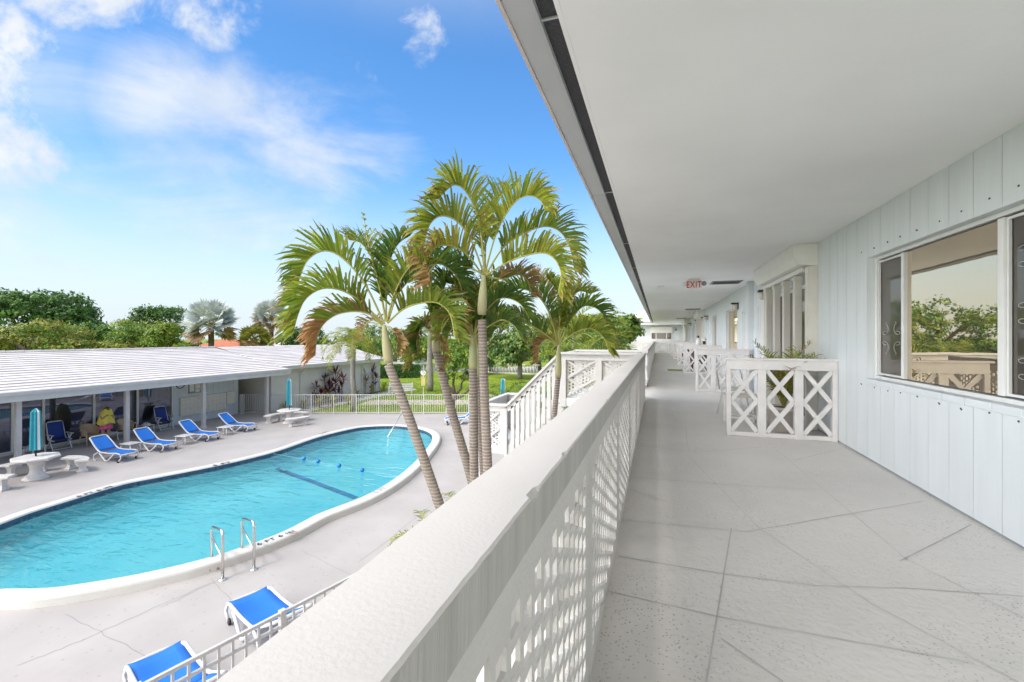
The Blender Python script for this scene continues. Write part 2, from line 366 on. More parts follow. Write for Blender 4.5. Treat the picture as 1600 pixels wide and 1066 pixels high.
    # bright glow added to the unseen sky, low behind-left, to light the walkway
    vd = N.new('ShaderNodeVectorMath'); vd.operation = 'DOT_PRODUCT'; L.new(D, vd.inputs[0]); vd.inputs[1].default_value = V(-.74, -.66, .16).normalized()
    fill_glow = mth('MULTIPLY', mr(vd.outputs['Value'], .46, .98), 28.0)
    cm = N.new('ShaderNodeCombineColor'); L.new(fill_glow, cm.inputs[0]); L.new(mth('MULTIPLY', fill_glow, .985), cm.inputs[1]); L.new(mth('MULTIPLY', fill_glow, .96), cm.inputs[2])
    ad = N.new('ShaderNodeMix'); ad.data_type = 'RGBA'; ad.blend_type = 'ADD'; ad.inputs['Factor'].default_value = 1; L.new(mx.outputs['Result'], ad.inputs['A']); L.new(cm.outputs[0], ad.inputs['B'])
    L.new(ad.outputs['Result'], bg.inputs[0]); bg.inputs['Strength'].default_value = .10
world()
SC.view_settings.view_transform = 'Standard'; SC.view_settings.look = 'None'; SC.view_settings.exposure = 1.0; SC.view_settings.gamma = 1
try:
    SC.cycles.max_bounces = 10; SC.cycles.diffuse_bounces = 6; SC.cycles.transparent_max_bounces = 16
    SC.cycles.caustics_reflective = False; SC.cycles.use_denoising = True
except Exception: pass
# ================================================================== pool outline (world, from the inner coping edge)
ZCOP, ZWAT = .17, .07
ipx = [(0,918.5),(50,918),(92,916),(183,902),(245,890),(324,871),(401,846),(455,824),(498,801),(557,780),(600,758),(635,733),(660,708),(675,688),(673,676),(650,668),(615,664.5),
       (575,666),(550,669.5),(494,683),(437.6,703.5),(362.5,722),(300,735),(225,749),(187.6,757),(112.5,780),(50,799),(0,818)]
ctrl = [P(x, y, ZCOP) for x, y in ipx]
a, b = ctrl[-1], ctrl[0]
mid = (a + b) / 2; axis = (a - b); out = V(axis.y, -axis.x, 0).normalized()
if out.dot(mid - ctrl[8]) < 0: out = -out
for t in (.2, .5, .8):
    ctrl.append(a.lerp(b, t) + out * (1.5 * math.sin(PI * t) + .0))
def smooth_loop(c, k=6):
    n = len(c); o = []
    for i in range(n):
        p0, p1, p2, p3 = c[i-1], c[i], c[(i+1) % n], c[(i+2) % n]
        for j in range(k):
            t = j / k
            o.append(.5*((2*p1) + (p2-p0)*t + (2*p0-5*p1+4*p2-p3)*t*t + (3*p1-p0-3*p2+p3)*t**3))
    for _ in range(6):
        o = [(o[i-1] + o[i]*2 + o[(i+1) % len(o)]) / 4 for i in range(len(o))]
    return o
LOOP = [V(p.x, p.y, 0) for p in smooth_loop(ctrl)]
NL = len(LOOP)
area = sum(LOOP[i].x*LOOP[(i+1) % NL].y - LOOP[(i+1) % NL].x*LOOP[i].y for i in range(NL))
if area < 0: LOOP.reverse()
def off(i, w):
    t = (LOOP[(i+1) % NL] - LOOP[i-1]).normalized(); return LOOP[i] + V(t.y, -t.x, 0) * w
OUT = [off(i, .36) for i in range(NL)]
def holed(name, outer, hole, z, m):
    bm = bmesh.new(); es = []
    for lp in (outer, hole):
        vs = [bm.verts.new((p[0], p[1], z)) for p in lp]
        es += [bm.edges.new((vs[i], vs[(i+1) % len(vs)])) for i in range(len(vs))]
    bmesh.ops.triangle_fill(bm, edges=es, use_beauty=True, use_dissolve=False)
    bmesh.ops.recalc_face_normals(bm, faces=bm.faces)
    if sum(f.normal.z for f in bm.faces) < 0: bmesh.ops.reverse_faces(bm, faces=bm.faces)
    me = bpy.data.meshes.new(name); bm.to_mesh(me); bm.free(); me.materials.append(m)
    o = bpy.data.objects.new(name, me); COL.objects.link(o); tag(o, kind='structure'); return o
HOLE = [off(i, .15) for i in range(NL)]
FA, FB = P(381, 647), P(752, 647)                      # far pool fence, ground line
fdir = (FB - FA).normalized()
FE = FA + fdir * 21
holed('lawn', [(-900,-300),(900,-300),(900,1500),(-900,1500)], HOLE, -.03, M['lawn'])
holed('pool_deck', [(-26,-9),(2.2,-9),(2.2,33),(FE.x+1.2, FE.y+.5),(FA.x-.1, FA.y+.35),(-26, FA.y-.1)], HOLE, 0, M['deck'])
# ---- swimming pool
pool = thing('swimming_pool', 'large kidney shaped swimming pool with cream raised coping and navy tile band', 'swimming pool', (0,0,0))
mb = MB()
prof = ((0, -.03), (0, .0), (.0, ZCOP-.03), (.03, ZCOP), (.30, ZCOP+.004), (.345, ZCOP-.012), (.36, ZCOP-.045), (.375, -.01))
def ring(i, pr): q = off(i % NL, pr[0]); return (q.x, q.y, pr[1])
for i in range(NL):
    for k in range(len(prof)-1):
        mb.quad(ring(i, prof[k]), ring(i+1, prof[k]), ring(i+1, prof[k+1]), ring(i, prof[k+1]))
o = mb.build('coping', M['coping'], pool, True)
mb = MB()
for i in range(NL): mb.quad(ring(i, (-.004, ZCOP-.035)), ring(i+1, (-.004, ZCOP-.035)), ring(i+1, (-.004, -.02)), ring(i, (-.004, -.02)))
mb.build('tile_band', M['tile'], pool)
mb = MB(); rings = [[V(p.x,p.y,-.02) for p in [off(i, -.002) for i in range(NL)]]]
for w, z in ((-.14,-.34),(-.45,-.60),(-.85,-.76),(-1.2,-.80)):
    rg = [off(i, w) for i in range(NL)]
    for _ in range(int(-w*12)): rg = [(rg[i-1]+rg[i]*2+rg[(i+1) % NL])/4 for i in range(NL)]
    rings.append([V(p.x,p.y,z) for p in rg])
for A_, B_ in zip(rings, rings[1:]):
    for i in range(NL): j = (i+1) % NL; mb.quad(A_[i], A_[j], B_[j], B_[i])
mb.quad(*rings[-1])
mb.build('basin', M['basin'], pool, True)
def basin_z(p):
    d = min((V(p.x,p.y,0)-q).length for q in LOOP); pr = ((0,-.02),(.14,-.34),(.45,-.60),(.85,-.76),(1.2,-.80),(99,-.80))
    for (a, za), (b, zb) in zip(pr, pr[1:]):
        if d <= b: return za+(zb-za)*(d-a)/(b-a)
mb = MB(); pts = []
for k in range(16):
    x, y = 404+152*k/15, 722+57*k/15; z = -.5
    for _ in range(12): z = .5*z+.5*basin_z(P(x, y, z))
    pts.append(P(x, y, z)+V(0,0,.03))
for p, q in zip(pts, pts[1:]):
    n = V(-(q-p).y, (q-p).x, 0).normalized()*.10; mb.quad(p-n, q-n, q+n, p+n)
mb.build('depth_stripe', M['stripe'], pool)
def text(s, loc, ang, size, m, parent, name='depth_marking', ex=.001, squash=1, rotx=0):
    cu = bpy.data.curves.new(name, 'FONT'); cu.body = s; cu.size = size; cu.extrude = ex; cu.align_x = 'CENTER'; cu.align_y = 'CENTER'; cu.space_character = 1.15; cu.offset = size*.012
    t = bpy.data.objects.new(name, cu); COL.objects.link(t)
    me = bpy.data.meshes.new_from_object(t.evaluated_get(bpy.context.evaluated_depsgraph_get())); bpy.data.objects.remove(t)
    me.materials.clear(); me.materials.append(m)
    o = bpy.data.objects.new(name, me); COL.objects.link(o); o.location = loc; o.rotation_euler = (rotx, 0, ang); o.scale = (1, squash, 1)
    if parent is not None: o.parent = parent
    return o
def mark(s, p0, p1, size, m, squash=1, off_=0):
    a, b = P(*p0, ZCOP+.008), P(*p1, ZCOP+.008); d = b - a
    text(s, (a + b)/2, math.atan2(d.y, d.x), size, m, pool, squash=squash)
mark('6 FT 6 IN', (410,848.5), (453,832), .185, M['mark'])
mark('6 FT 6 IN', (127,774), (168,761.5), .20, M['mark'], 1.0)
mark('5 FT', (339,726.5), (355,723), .28, M['mark'])
mark('5 FT', (502,678), (512,674.8), .28, M['mark'])
mark('5 FT', (585,771), (603,761), .24, M['fadedmark'])
mb = MB(); p = P(459.5, 833, ZCOP+.008)
for r in (.10, .065):
    mb.tube([p + V(r*math.cos(t*PI/8), r*math.sin(t*PI/8), 0) for t in range(17)], .008, 4)
mb.tube([p + V(-.07,-.05,0), p + V(.07,.05,0)], .008, 4); mb.build('no_diving_marking', M['fadedmark'], pool)
for px, py, s in ((332,890,1),(392,868,.6)):
    p = P(px, py, .0); mb = MB(); rr = random.Random(px)
    for k in range(26):
        q = p + V(rr.gauss(0,.05*s), rr.gauss(0,.05*s), rr.uniform(.02,.09)); e = rr.uniform(.012,.03)*s
        mb.box(q.x-e,q.x+e,q.y-e,q.y+e,q.z-e,q.z+e,0)
    mb.build('chipped_patch', M['rust'], pool)
mb = MB(); mb.quad(*[(p.x,p.y,ZWAT) for p in [off(i, .0) for i in range(NL)]]); tag(mb.build('pool_water', M['water']), kind='structure')
# ---- float rope and ladder rails
fl = [P(475,718,ZWAT), P(497,722,ZWAT), P(530,729,ZWAT), P(566,736,ZWAT)]
rt = thing('float_rope', 'thin lane rope with four round blue floats on the pool water', 'float rope', (0,0,0))
pts = [P(427,709,ZWAT+.05)] + fl + [P(625,744,ZWAT+.02)]
MB_ = MB(); MB_.tube(pts, .005, 6); MB_.build('rope', M['rope'], rt)
def ball(r, c, n=12):
    m = MB(); m.lathe([(max(.002, r*math.sin(PI*i/8)), -r*math.cos(PI*i/8)) for i in range(9)], c, n); return m
for q in fl: ball(.075, q + V(0,0,.03)).build('float', M['float'], rt, True)
def arc_tube(pts, r, m, name, parent):
    mb = MB(); mb.tube(pts, r, 10); return mb.build(name, M[m], parent, True)
def rounded(pts, rad=.12, k=5):
    o = [pts[0]]
    for i in range(1, len(pts)-1):
        p, a, b = pts[i], pts[i-1], pts[i+1]
        u = (a-p); v = (b-p); r = min(rad, u.length*.45, v.length*.45); u.normalize(); v.normalize()
        for j in range(k+1):
            t = j/k; o.append((p+u*r)*(1-t)**2 + p*2*t*(1-t) + (p+v*r)*t*t)
    o.append(pts[-1]); return o
for base, head, (lx, ly), lab in (((348,906),(346,829),(330.5,870),'stainless pool ladder rail beside the chipped coping, nearer the camera'), ((397,890),(395,815),(378,856),'stainless pool ladder rail next to the 6 FT 6 IN stencil')):
    b0 = P(*base, 0); h = CZ - (head[1]-HY)/F*((CZ)*F/(base[1]-HY)); w = P(lx, ly, ZCOP)
    t = thing('pool_handrail', lab, 'handrail', b0, 0, 'stainless ladder rails at the pool edge')
    e = V(w.x-b0.x, w.y-b0.y, 0)
    arc_tube(rounded([V(0,0,0), V(0,0,h), e + V(0,0,h-.16), e + V(0,0,ZCOP-.2)], .12), .026, 'chrome', 'rail', t)
    arc_tube([V(0,0,.40), e + V(0,0,h-.34)], .017, 'chrome', 'crossbar', t)
    mb = MB(); mb.lathe([(.07,0),(.07,.012),(.04,.025),(.03,.03)], (0,0,0), 16); mb.build('base_flange', M['chrome'], t, True)
b0 = P(641,660,0); w = P(604.6,683,ZWAT); t = thing('pool_handrail', 'slim stainless stair rail slanting into the far end of the pool', 'handrail', b0)
e = w - b0
arc_tube(rounded([V(0,0,0), V(0,0,.95), V(e.x*.28,e.y*.28,.92), V(e.x,e.y,.0)], .15), .024, 'chrome', 'rail', t)
mb = MB(); mb.lathe([(.07,0),(.07,.012),(.03,.03)], (0,0,0), 14); mb.build('base_flange', M['chrome'], t, True)
# ================================================================== the walkway
XW = 2.206; YE = 44.5; Y0 = -3.0; XR = -.25
mb = MB()
mb.box(-.60, XW+.3, Y0, YE+2, ZF-.22, ZF)
def fl_line(a, b, m, w=.012):
    p, q = P(900+a[0]/2.286, 640+a[1]/2.286, ZF), P(900+b[0]/2.286, 640+b[1]/2.286, ZF)
    d = (q-p).normalized(); n = V(-d.y, d.x, 0)*w/2; z = V(0,0,.0025)
    mb.quad(p-n+z, q-n+z, q+n+z, p+n+z, m=m)
for a, b, m in (((390,60),(402,150),2),((400,165),(655,425),2),((330,0),(370,55),2),((710,140),(985,370),2),((985,370),(1185,540),2),((655,425),(1050,690),2),((1050,690),(1600,985),2),((1170,530),(1600,745),2),
                ((555,425),(465,974),1),((610,437),(1240,328),1),((1160,541),(1412,412),1),((520,587),(860,630),2),((860,630),(1160,638),2),((1160,638),(1600,668),1),((150,525),(520,587),1),((120,652),(515,742),1),((515,742),(860,806),2),((860,806),(1420,905),2),
                ((165,395),(610,437),2),((205,243),(500,265),1),((500,265),(900,290),2),((190,285),(320,330),1),((520,820),(740,974),1),((440,153),(660,135),1),((780,182),(950,140),1),((230,130),(400,150),1),((240,60),(380,72),1)):
    fl_line(a, b, m, .007 if m == 1 else .008)
yy = 10.2
while yy < 44:
    z = ZF+.0025; mb.quad((XR, yy, z), (XW, yy+.6*((int(yy*3)) % 3-1), z), (XW, yy+.012+.6*((int(yy*3)) % 3-1), z), (XR, yy+.012, z), m=1); yy += 2.1
tag(mb.build('walkway_floor', [M['floor'], M['joint'], M['jointl']]), kind='structure')
# ---- the building on the right
apt = thing('apartment_building', 'pale blue grey apartment building with planked wall, long walkway ceiling and shutters', 'building', (0,0,0))
ZS, ZT = CZ-.46, CZ+.877
def wall_pieces(mb, y0, y1, z0, z1, x0, x1, ops):
    ys = sorted({y0, y1, *[min(max(q, y0), y1) for o in ops for q in o[:2]]})
    for a, b in zip(ys, ys[1:]):
        if b - a < 1e-4: continue
        zs = [(z0, z1)]
        for o in ops:
            if o[0] <= a + 1e-5 and o[1] >= b - 1e-5:
                zs = [r for (u, v) in zs for r in ((u, min(v, o[2])), (max(u, o[3]), v)) if r[1] - r[0] > 1e-3]
        for u, v in zs: mb.box(x0, x1, a, b, u, v, 0)
WIN1 = (3.42, 5.95, ZS, ZT)
mb = MB(); g0 = 3.895; pitch = .2905; k = -24
while g0 + k*pitch < 7.6:
    a, b = g0 + k*pitch + .0035, min(g0 + (k+1)*pitch - .0035, 7.62)
    wall_pieces(mb, a, b, ZF+.02, ZC, XW + R.uniform(0, .002), XW+.05, [WIN1])
    k += 1
n0 = len(mb.f)
wall_pieces(mb, Y0, 7.62, ZF, ZC, XW+.014, XW+.16, [(WIN1[0]-.03, WIN1[1]+.03, WIN1[2]-.06, WIN1[3]+.03)])
for i in range(n0, len(mb.f)): mb.m[i] = 1
for k in range(-6, 8):
    y = g0 + (k+.5)*pitch + R.uniform(-.03,.03)
    for z in (CZ+.965, CZ-.541):
        z += R.uniform(-.012,.012)
        for q in ((0, 0), (R.uniform(.008,.013), .006)) if R.random() < .5 else ((0, 0),):
            mb.box(XW-.004, XW+.004, y-.006+q[0], y+.006+q[0], z-.006+q[1], z+.006+q[1], 2)
mb.build('plank_wall', [M['plank'], M['gap'], M['nail']], apt)
# reveal of the large window and its sloped brick sill
mb = MB(); y0, y1, z0, z1 = WIN1
mb.box(XW+.16, XW+.30, Y0, 7.62, ZF, ZC)
sill = mb; mb = MB()
for k in range(9):
    a = y0 + k*(y1-y0)/9; mb.box(XW-.012, XW+.075, a+.003, a+(y1-y0)/9-.003, z0-.055, z0+.004, 0)
mb.build('window_sill', M['smooth'], apt, bevel=.004)
XG = XW+.075
mb = MB(); mb.box(XW+.004, XW+.158, y1+.001, y1+.029, z0-.03, z1+.029); mb.box(XW+.004, XW+.158, y0-.029, y0-.001, z0-.03, z1+.029); mb.box(XW+.004, XW+.158, y0-.0005, y1+.0005, z1+.001, z1+.028)
mb.build('window_reveal', M['smooth'], apt)
win = MB()
def frame(mb, x, ya, yb, za, zb, w, dep, m=0):
    mb.box(x, x+dep, ya, ya+w, za, zb, m); mb.box(x, x+dep, yb-w, yb, za, zb, m)
    mb.box(x, x+dep, ya+w, yb-w, za, za+w, m); mb.box(x, x+dep, ya+w, yb-w, zb-w, zb, m)
frame(win, XG, y0, y1, z0+.004, z1, .034, .06)
yl, yr = 5.364, 4.037
win.box(XG-.004, XG+.06, yl-.022, yl+.022, z0+.05, z1-.045); win.box(XG-.004, XG+.06, yr-.03, yr+.03, z0+.05, z1-.045)
fr = win.build('window', M['alu'], apt, bevel=.004)
mb = MB(); mb.box(XG+.030, XG+.036, yr+.03, yl-.022, z0+.05, z1-.045); mb.build('centre_pane', M['pane'], fr)
for a, b in ((yl+.022, y1-.045), (y0+.045, yr-.03)):
    mb = MB(); mb.box(XG+.034, XG+.04, a, b, z0+.05, z1-.045); mb.build('side_pane', M['panedark'], fr)
    mb = MB(); frame(mb, XG+.012, a+.004, b-.004, z0+.054, z1-.05, .018, .018); mb.build('screen_frame', M['alu'], fr)
    mb = MB(); yc = (a+b)/2
    for zc in ((z0+.25, z0+.62, z0+1.0) if a < 4 else (z0+.45,)):
        for s in (-1, 1):
            for u in (-1, 1):
                pts = [V(XG+.022, yc+s*(.02+.10*(1-t/14)*math.sin(t*.55)+.08), zc+u*(.02+.16*(t/16)+.05*math.cos(t*.55)*(1-t/16))) for t in range(16)]
                mb.tube(pts, .003, 5, cap=False)
    mb.build('scroll_grille', M['scroll'], fr)
# ---- ceiling, soffit vent, fascia, roof
mb = MB(); mb.box(-.405, XW+.3, Y0, YE, ZC, ZC+.06); mb.box(-.384, -.381, Y0, YE, ZC-.0015, ZC-.0002, 1)
for k, yy in enumerate((6.3, 13.6, 21, 29)): mb.box(-.38, XW, yy, yy+.003, ZC-.0012, ZC-.0002, 1)
mb.build('ceiling', [M['ceil'], M['ceilj']], apt)
mb = MB(); mb.box(-.482, -.405, Y0, YE, ZC+.012, ZC+.06, 0)
yy = Y0
while yy < YE: mb.box(-.482, -.405, yy, yy+.012, ZC+.004, ZC+.0115, 1); yy += 2.44
mb.build('soffit_vent', [M['vent'], M['fascia']], apt)
mb = MB(); yy = Y0
while yy < YE: mb.box(-.600, -.482, yy, min(yy+3.652, YE), ZC-.012, ZC+.05); yy += 3.66
mb.box(-.485, -.478, Y0, YE, ZC-.018, ZC+.02)
mb.build('fascia', M['fascia'], apt)
mb = MB(); mb.box(-.618, -.601, Y0, YE, ZC-.022, ZC+.16); mb.build('drip_edge', M['drip'], apt)
mb = MB(); n = 14
mb.box(-.60, XW+6, Y0, YE, ZC+.062, ZC+.20); mb.build('roof', M['rooft'], apt)
mb = MB(); mb.box(XW+.31, XW+6, Y0, YE, -.05, ZC+.06); mb.box(XW+.0, XW+.3, Y0, YE, 0, ZF-.221); mb.build('rear_block', M['smooth'], apt)
# ---- wall beyond the planks
PIL = (12.3, 23.4, 34.5)
wops, specs = [], []
for y in PIL:
    specs.append(('door', y+.55, y+1.4)); specs.append(('win', y+2.2, y+4.5)); specs.append(('win', y+7.1, y+8.5)); specs.append(('door', y+9.25, y+10.1))
sl_ops = [(7.70, 10.25, ZF, ZF+2.2), (24.6, 27.4, ZF, ZF+2.2), (35.6, 38.2, ZF, ZF+2.2)]
specs = [s for s in specs if not any(s[1] < o[1]+.3 and s[2] > o[0]-.3 for o in sl_ops) and s[2] < YE]
specs.append(('door', 10.85, 11.7))
for s in specs: wops.append((s[1], s[2], ZF if s[0] == 'door' else ZS, ZF+2.05 if s[0] == 'door' else ZT))
wops += sl_ops
mb = MB(); wall_pieces(mb, 7.62, YE, ZF, ZC, XW, XW+.16, wops)
mb.box(XW+.16, XW+.30, 7.62, YE, ZF, ZC); mb.build('stucco_wall', M['smooth'], apt)
sill.build('backing_wall', M['gap'], apt)
for y in PIL:
    mb = MB(); mb.box(XW-.11, XW-.001, y-.13, y+.13, ZF, ZC-.002); mb.build('pilaster', M['smooth'], apt, bevel=.006)
for s in specs:
    a, b = s[1], s[2]
    if s[0] == 'door':
        mb = MB(); mb.box(XW+.06, XW+.10, a+.05, b-.05, ZF+.012, ZF+2.0)
        for zz in (.25, .85, 1.45):
            mb.box(XW+.052, XW+.0595, a+.18, b-.18, ZF+zz, ZF+zz+.42)
        d = mb.build('door', M['door'], apt, bevel=.004)
        mb = MB(); frame(mb, XW+.03, a, b, ZF, ZF+2.05, .05, .09); mb.build('door_frame', M['alu'], d)
        mb = MB(); mb.lathe([(.012,0),(.03,.02),(.03,.05),(.01,.065)], (0,0,0), 12)
        mb.xform(Matrix.Translation((XW+.055, b-.13, ZF+1.0)) @ Matrix.Rotation(-PI/2, 4, 'Y')); mb.build('door_knob', M['chrome'], d, True)
    else:
        mb = MB(); frame(mb, XG, a, b, ZS, ZT, .05, .06); yc = a + (b-a)*.62; mb.box(XG-.004, XG+.055, yc-.02, yc+.02, ZS+.05, ZT-.05)
        w = mb.build('window', M['beige'], apt)
        mb = MB(); mb.box(XG+.03, XG+.036, a+.05, b-.05, ZS+.05, ZT-.05); mb.build('pane', M['pane'], w)
        mb = MB(); mb.box(XW-.03, XW+.07, a-.04, b+.04, ZS-.05, ZS+.003); mb.build('window_sill', M['smooth'], w)
def slider(ya, yb):
    zt = ZF+2.2
    # roller-shutter housing under the ceiling
    h = MB(); pr = [(XW-.001, ZC-.003), (XW-.31, ZC-.003), (XW-.31, ZC-.19), (XW-.25, ZC-.30), (XW-.001, ZC-.33)]
    n = len(pr)
    for i in range(n):
        p, q = pr[i], pr[(i+1) % n]; h.quad((p[0], ya, p[1]), (q[0], ya, q[1]), (q[0], yb, q[1]), (p[0], yb, p[1]))
    h.quad(*[(p[0], ya, p[1]) for p in pr][::-1]); h.quad(*[(p[0], yb, p[1]) for p in pr])
    h.box(XW-.316, XW-.308, ya-.006, yb+.006, ZC-.20, ZC-.004)
    ho = h.build('shutter_housing', M['shutter'], apt, bevel=.004)
    mb = MB(); mb.box(XW-.16, XW-.06, ya+.16, yb-.1, ZC-.39, ZC-.325); mb.build('bottom_slat', M['shutter'], ho)
    for y in (ya, yb-.12):
        mb = MB(); mb.box(XW-.13, XW-.001, y, y+.12, ZF, ZC-.33); mb.box(XW-.14, XW-.13, y+.02, y+.10, ZF, ZC-.34); mb.build('guide_rail', M['beige'], apt, bevel=.004)
    nb = 4
    for i in range(nb):
        y = ya + .62 + i*(yb-ya-.9)/(nb-1) - .05
        mb = MB(); mb.box(XW-.15, XW-.05, y, y+.10, ZF, ZC-.40); mb.box(XW-.158, XW-.15, y+.03, y+.07, ZF, ZC-.41)
        mb.box(XW-.165, XW-.03, y-.012, y+.112, ZC-.47, ZC-.42); mb.build('storm_bar', M['beige'], apt, bevel=.003)
    mb = MB(); frame(mb, XW+.05, ya+.13, yb-.13, ZF+.0, ZF+2.2, .06, .06); ym = (ya+yb)/2
    mb.box(XW+.045, XW+.10, ym-.04, ym+.04, ZF+.06, ZF+2.14)
    d = mb.build('sliding_door', M['alu'], apt)
    for a, b in ((ya+.19, ym-.04), (ym+.04, yb-.19)):
        mb = MB(); mb.box(XW+.075, XW+.081, a, b, ZF+.06, ZF+2.14); mb.build('pane', M['panedark'], d)
slider(7.55, 10.4); slider(24.45, 27.55); slider(35.45, 38.3)
# ---- things on the ceiling and wall
sg = thing('exit_sign', 'white exit sign with red EXIT letters and two lamp heads under the ceiling', 'exit sign', (.80, 11.3, ZC))
mb = MB(); mb.box(-.17,.17,-.035,.035,-.26,-.03); mb.build('sign_body', M['signw'], sg, bevel=.012)
mb = MB(); mb.box(-.12,.12,-.04,.04,-.03,-.001); mb.build('canopy', M['signw'], sg)
text('EXIT', (0,-.0375,-.145), 0, .145, M['red'], sg, 'letters', .002, 1.45, PI/2)
for s in (-1, 1):
    mb = MB(); mb.lathe([(.02,0),(.05,.02),(.058,.07),(.05,.085),(.02,.09)], (0,0,0), 14)
    mb.xform(Matrix.Translation((s*.215,.01,-.12)) @ Matrix.Rotation(PI/2, 4, 'X')); mb.build('lamp_head', M['greymetal' if s > 0 else 'signw'], sg, True)
mb = MB(); mb.lathe([(.09,-.0),(.09,-.02),(.07,-.035),(.02,-.04)], (.07,12.6,ZC), 20); tag(mb.build('smoke_detector', M['signw'], None, True), 'round white smoke detector on the ceiling left of the exit sign', 'smoke detector')
for i, y in enumerate((12.2, 23.3, 34.4)):
    mb = MB(); mb.box(1.26,1.94,y-.30,y+.30,ZC-.02,ZC-.001,0)
    for k in range(9): mb.box(1.30,1.90,y-.26+k*.06,y-.235+k*.06,ZC-.026,ZC-.0205,1)
    tag(mb.build('ceiling_vent', [M['greymetal'], M['lampb']]), ('grey slatted ceiling vent just right of the exit sign', 'second grey ceiling vent, well beyond the exit sign', 'farthest grey ceiling vent, near the cross wing')[i], 'ceiling vent', 'grey vents along the walkway ceiling')
lamps = [(10.62,'by the white door after the first shutter'),(14.32,'beside the second door, this side of a window'),(22.5,'just before the second pilaster'),(23.95,'just past the second pilaster'),(28.0,'past the second shutter housing'),(33.6,'just before the third pilaster'),(38.9,'farthest along the wall, past the third shutter housing')]
for y, w in lamps:
    t = thing('wall_lamp', 'black wall lamp with glass shade ' + w, 'wall lamp', (XW, y, CZ+.92), 0, 'black wall lamps along the walkway')
    mb = MB(); mb.box(-.02,-.001,-.06,.06,-.12,.08); mb.box(-.19,-.02,-.075,.075,.03,.075); mb.build('bracket', M['lampb'], t, bevel=.004)
    mb = MB(); mb.lathe([(.05,.03),(.062,0),(.06,-.10),(.045,-.13),(.01,-.135)], (-.105,0,0), 14); mb.build('glass_shade', M['lampg'], t, True)
# ================================================================== balcony railing
ZR = CZ - .333
def perforated(mb, u0, u1, v0, v1, xf, xb, pu=.083, pv=.076, hu=.052, hv=.046, m=0, fn=None, border=.05):
    # a sheet with staggered square holes; (u, v, x) -> world through fn
    fn = fn or (lambda u, v, x: V(x, u, v))
    nu = int((u1-u0-2*border)/pu); nv = int((v1-v0-2*border)/pv)
    bu = (u1-u0-nu*pu)/2; bv = (v1-v0-nv*pv-.5*pv)/2
    def q(a, b, c, d, x, flip):
        p = [fn(a,b,x), fn(c,b,x), fn(c,d,x), fn(a,d,x)]
        mb.quad(*(p[::-1] if flip else p), m=m)
    for x, fl in ((xf, False), (xb, True)):
        q(u0, v0, u0+bu, v1, x, fl); q(u1-bu, v0, u1, v1, x, fl)
    for i in range(nu):
        a = u0+bu+i*pu; b = a+pu; ha = a+(pu-hu)/2; hb = ha+hu; sh = (i % 2)*.5*pv
        for x, fl in ((xf, False), (xb, True)):
            q(a, v0, ha, v1, x, fl); q(hb, v0, b, v1, x, fl)
        ve = v0
        for j in range(nv):
            c = v0+bv+j*pv+sh+(pv-hv)/2; d = c+hv
            for x, fl in ((xf, False), (xb, True)): q(ha, ve, hb, c, x, fl)
            mb.quad(fn(ha,c,xf), fn(ha,c,xb), fn(ha,d,xb), fn(ha,d,xf), m=m); mb.quad(fn(hb,c,xb), fn(hb,c,xf), fn(hb,d,xf), fn(hb,d,xb), m=m)
            mb.quad(fn(ha,c,xb), fn(ha,c,xf), fn(hb,c,xf), fn(hb,c,xb), m=m); mb.quad(fn(ha,d,xf), fn(ha,d,xb), fn(hb,d,xb), fn(hb,d,xf), m=m)
            ve = d
        for x, fl in ((xf, False), (xb, True)): q(ha, ve, hb, v1, x, fl)
def xlattice(mb, p0, du, u0, u1, z0, z1, w=.055, t=.03, n=2):
    for k in range(n):
        za, zb = z0+(z1-z0)*k/n, z0+(z1-z0)*(k+1)/n
        nrm = V(-du.y, du.x, 0)
        for s, (a, b) in enumerate(((za, zb), (zb, za))):
            p = p0 + du*u0 + V(0,0,a) + nrm*(s*.012); q = p0 + du*u1 + V(0,0,b) + nrm*(s*.012)
            mb.bar(p, q, t, w)
